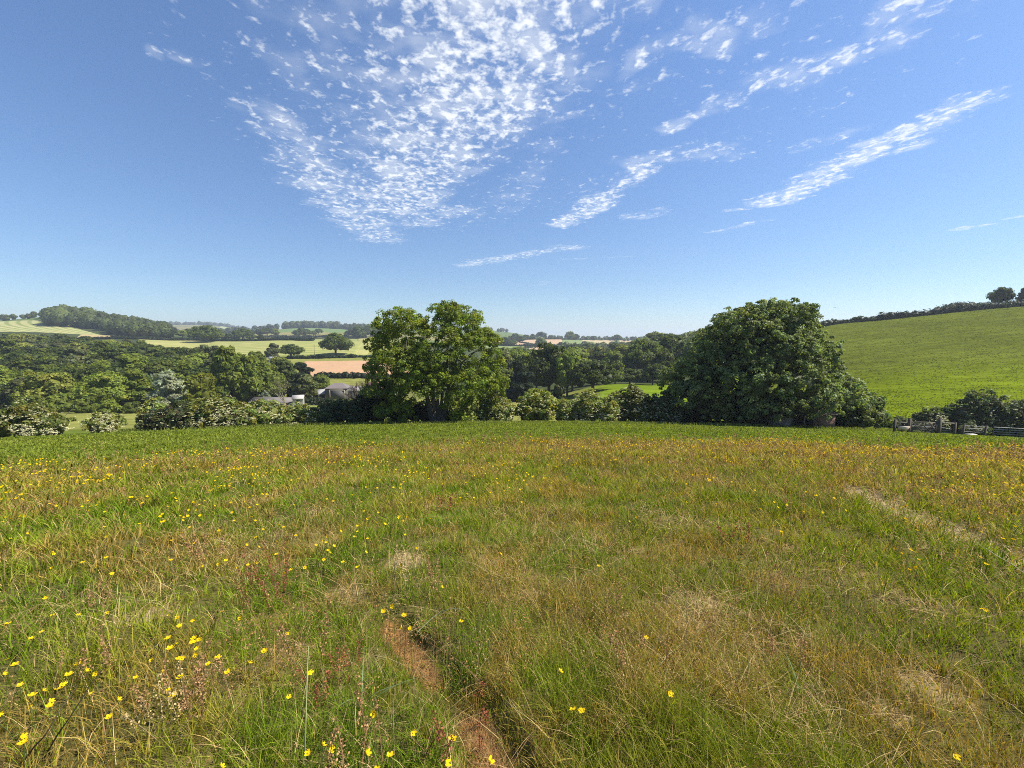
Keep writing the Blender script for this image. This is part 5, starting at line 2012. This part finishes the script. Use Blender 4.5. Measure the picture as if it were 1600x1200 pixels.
# ------------------------------------------------------------------ soil crumbs in the channel, long stalks
def details():
    rng = np.random.default_rng(800)
    a = Acc()
    pts = []
    for (P, w) in (_rutpts[0], _rutpts[2]):
        for (ax, ay), (bx, by) in zip(P[:-1], P[1:]):
            for _ in range(700):
                t = rng.random()
                pts.append((ax + (bx - ax) * t + rng.normal() * w * .5, ay + (by - ay) * t + rng.normal() * w * .5))
    pts = np.array(pts)
    m = rut_mask(pts[:, 0], pts[:, 1], 0) > .4
    pts = pts[m]
    v, f = ICO1
    Z = H(pts[:, 0], pts[:, 1])
    for (x, y), z in zip(pts, Z):
        s = .003 + .007 * rng.random() ** 2
        a.add(v * s * (1 + .25 * rng.normal(size=(len(v), 1))) * [1, 1, .7] + [x, y, z + s * .2], f, np.array([.36, .18, .045]) * (.4 + .7 * rng.random()))
    o = link('soil_crumbs', a.mesh('soil_crumbs', col_mat('soil', .95, 60, .3)))
    tag(o, 'crumbled orange brown soil in the bare channel', 'soil', kind='stuff')
    X = pts[:, 0]
    Y = pts[:, 1]
    n = len(X)
    c = mixc(np.array([.44, .26, .10]), np.array([.16, .09, .04]), rng.random(n))
    me = blades('thatch', rng, X, Y, .03 + .03 * rng.random(n), np.full(n, .003), 2.2 + rng.random(n), rng.random(n) * 6.28, c, M_DRY, 3)
    o = link('thatch', me)
    tag(o, 'dead brown thatch lying on the bare soil', 'thatch', kind='stuff')
    for (p0, pm, p1, h, c, lb) in [((475, 1215), (478, 1120), (482, 1010), .5, (.36, .40, .17), 'tall pale green dock stalk rising at the bottom left of centre'),
                                   ((60, 1200), (110, 1120), (165, 1040), .42, (.10, .085, .05), 'dark dead stalk leaning right at the bottom left'),
                                   ((30, 1200), (70, 1150), (122, 1070), .36, (.12, .10, .06), 'second dead stalk leaning beside the dark one'),
                                   ((652, 988), (690, 955), (722, 952), .2, (.36, .38, .24), 'pale curved stem arching over the bare soil'),
                                   ((1510, 840), (1560, 870), (1600, 895), .25, (.5, .46, .33), 'long bleached stem lying beside the straw patch at right'),
                                   ((1085, 990), (1060, 1010), (1030, 1040), .2, (.40, .40, .25), 'pale arching grass stem in the right foreground')]:
        P = []
        for (q, hh) in ((p0, .02), (pm, h * .6), (p1, h)):
            g = ray_ground(q[0], q[1], hh)
            P.append(np.array([g[0], g[1], float(H0(*g)) + hh]))
        Q = [P[0], P[0] * .4 + P[1] * .6 + [0, 0, .01], P[1], P[1] * .45 + P[2] * .55 + [0, 0, .01], P[2]]
        a = Acc()
        base = Q[0].copy()
        a.tube([q - base for q in Q], [.0032, .0030, .0027, .0022, .0014], c, 6)
        o = link('dry_stalk', a.mesh('dry_stalk', M_DRY, True), None, tuple(base))
        tag(o, lb, 'stalk')
    # broad pale leaf blades at (1250,1100)
    for k, (px, py) in enumerate([(1250, 1110), (565, 1120)]):
        g = ray_ground(px, py)
        x = np.full(7, g[0]) + rng.normal(size=7) * .02
        y = np.full(7, g[1]) + rng.normal(size=7) * .02
        c = np.tile([[.22, .30, .14]], (7, 1))
        me = blades('broad_grass_tuft', rng, x, y, .16 + .1 * rng.random(7), np.full(7, .009), .4 + .8 * rng.random(7), rng.random(7) * 6.28, c, M_GRASS, 5)
        o = link('broad_grass_tuft', me)
        tag(o, ['pale broad bladed grass tuft in the lower right foreground', 'broad bladed grass tuft left of the soil channel'][k], 'grass tuft')


details()


# ------------------------------------------------------------------ rough grass tufts on the strip and the right hill
def tufts():
    rng = np.random.default_rng(900)
    n = 60000
    px = 1080 + rng.random(n) * 720
    Y = 54 * (200 / 54) ** rng.random(n)
    X = (px - 800) / F * Y
    th = np.arctan2(X, Y)
    keep = (px > 1240 - 0 * Y) | (Y < 70)
    keep &= rng.random(n) < .25 + sstep(fbm(X * .4, Y, 2.0, 3, 190), .42, .58)
    X, Y = X[keep], Y[keep]
    n = len(X)
    dd = Y
    c = mixc(np.array([.11, .145, .007]), np.array([.088, .105, .012]), sstep(dd, 78, 112))
    c = c * (1 + .14 * rng.normal(size=(n, 1))) * (.8 + .4 * fbm(X * .2, Y, 2.4, 2, 197))[:, None]
    me = blades('hill_grass', rng, X, Y, .06 + .12 * rng.random(n), .12 + .0018 * Y, .3 + .8 * rng.random(n), rng.random(n) * 6.28, c, M_GRASS, 2)
    o = link('hill_grass', me)
    tag(o, 'rough pasture grass on the right hill', 'grass', kind='stuff')
    # tall weeds along the foot of the hedge
    n = 26000
    px = 150 + rng.random(n) * 1300
    Y = 46.5 + rng.normal(size=n) * 1.6 - 2.5 * (px < 480) * (480 - px) / 330
    X = (px - 800) / F * Y
    keep = rng.random(n) < .3 + sstep(fbm(X, Y, 2.0, 2, 195), .4, .6)
    X, Y = X[keep], Y[keep]
    n = len(X)
    c = mixc(np.array([.16, .22, .025]), np.array([.26, .26, .07]), rng.random(n))
    me = blades('rank_grass', rng, X, Y, .16 + .26 * rng.random(n), .05 + .03 * rng.random(n), .2 + .4 * rng.random(n), rng.random(n) * 6.28, c, M_GRASS, 3)
    o = link('rank_grass', me)
    tag(o, 'rank tall grass along the foot of the hedge', 'grass', kind='stuff')


tufts()


# ------------------------------------------------------------------ haze
def haze():
    a = Acc()
    a.box((0, 0, 35), (14400, 14400, 170), (1, 1, 1))
    m = bpy.data.materials.new('haze')
    m.use_nodes = True
    nt = m.node_tree
    nt.nodes.clear()
    out = nt.nodes.new('ShaderNodeOutputMaterial')
    pv = nt.nodes.new('ShaderNodeVolumePrincipled')
    pv.inputs['Color'].default_value = (.80, .89, 1.0, 1)
    pv.inputs['Density'].default_value = 0.00021
    pv.inputs['Anisotropy'].default_value = 0.2
    nt.links.new(pv.outputs[0], out.inputs['Volume'])
    o = link('haze', a.mesh('haze', m))
    tag(o, kind='stuff')


USE_HAZE = True
if USE_HAZE:
    haze()
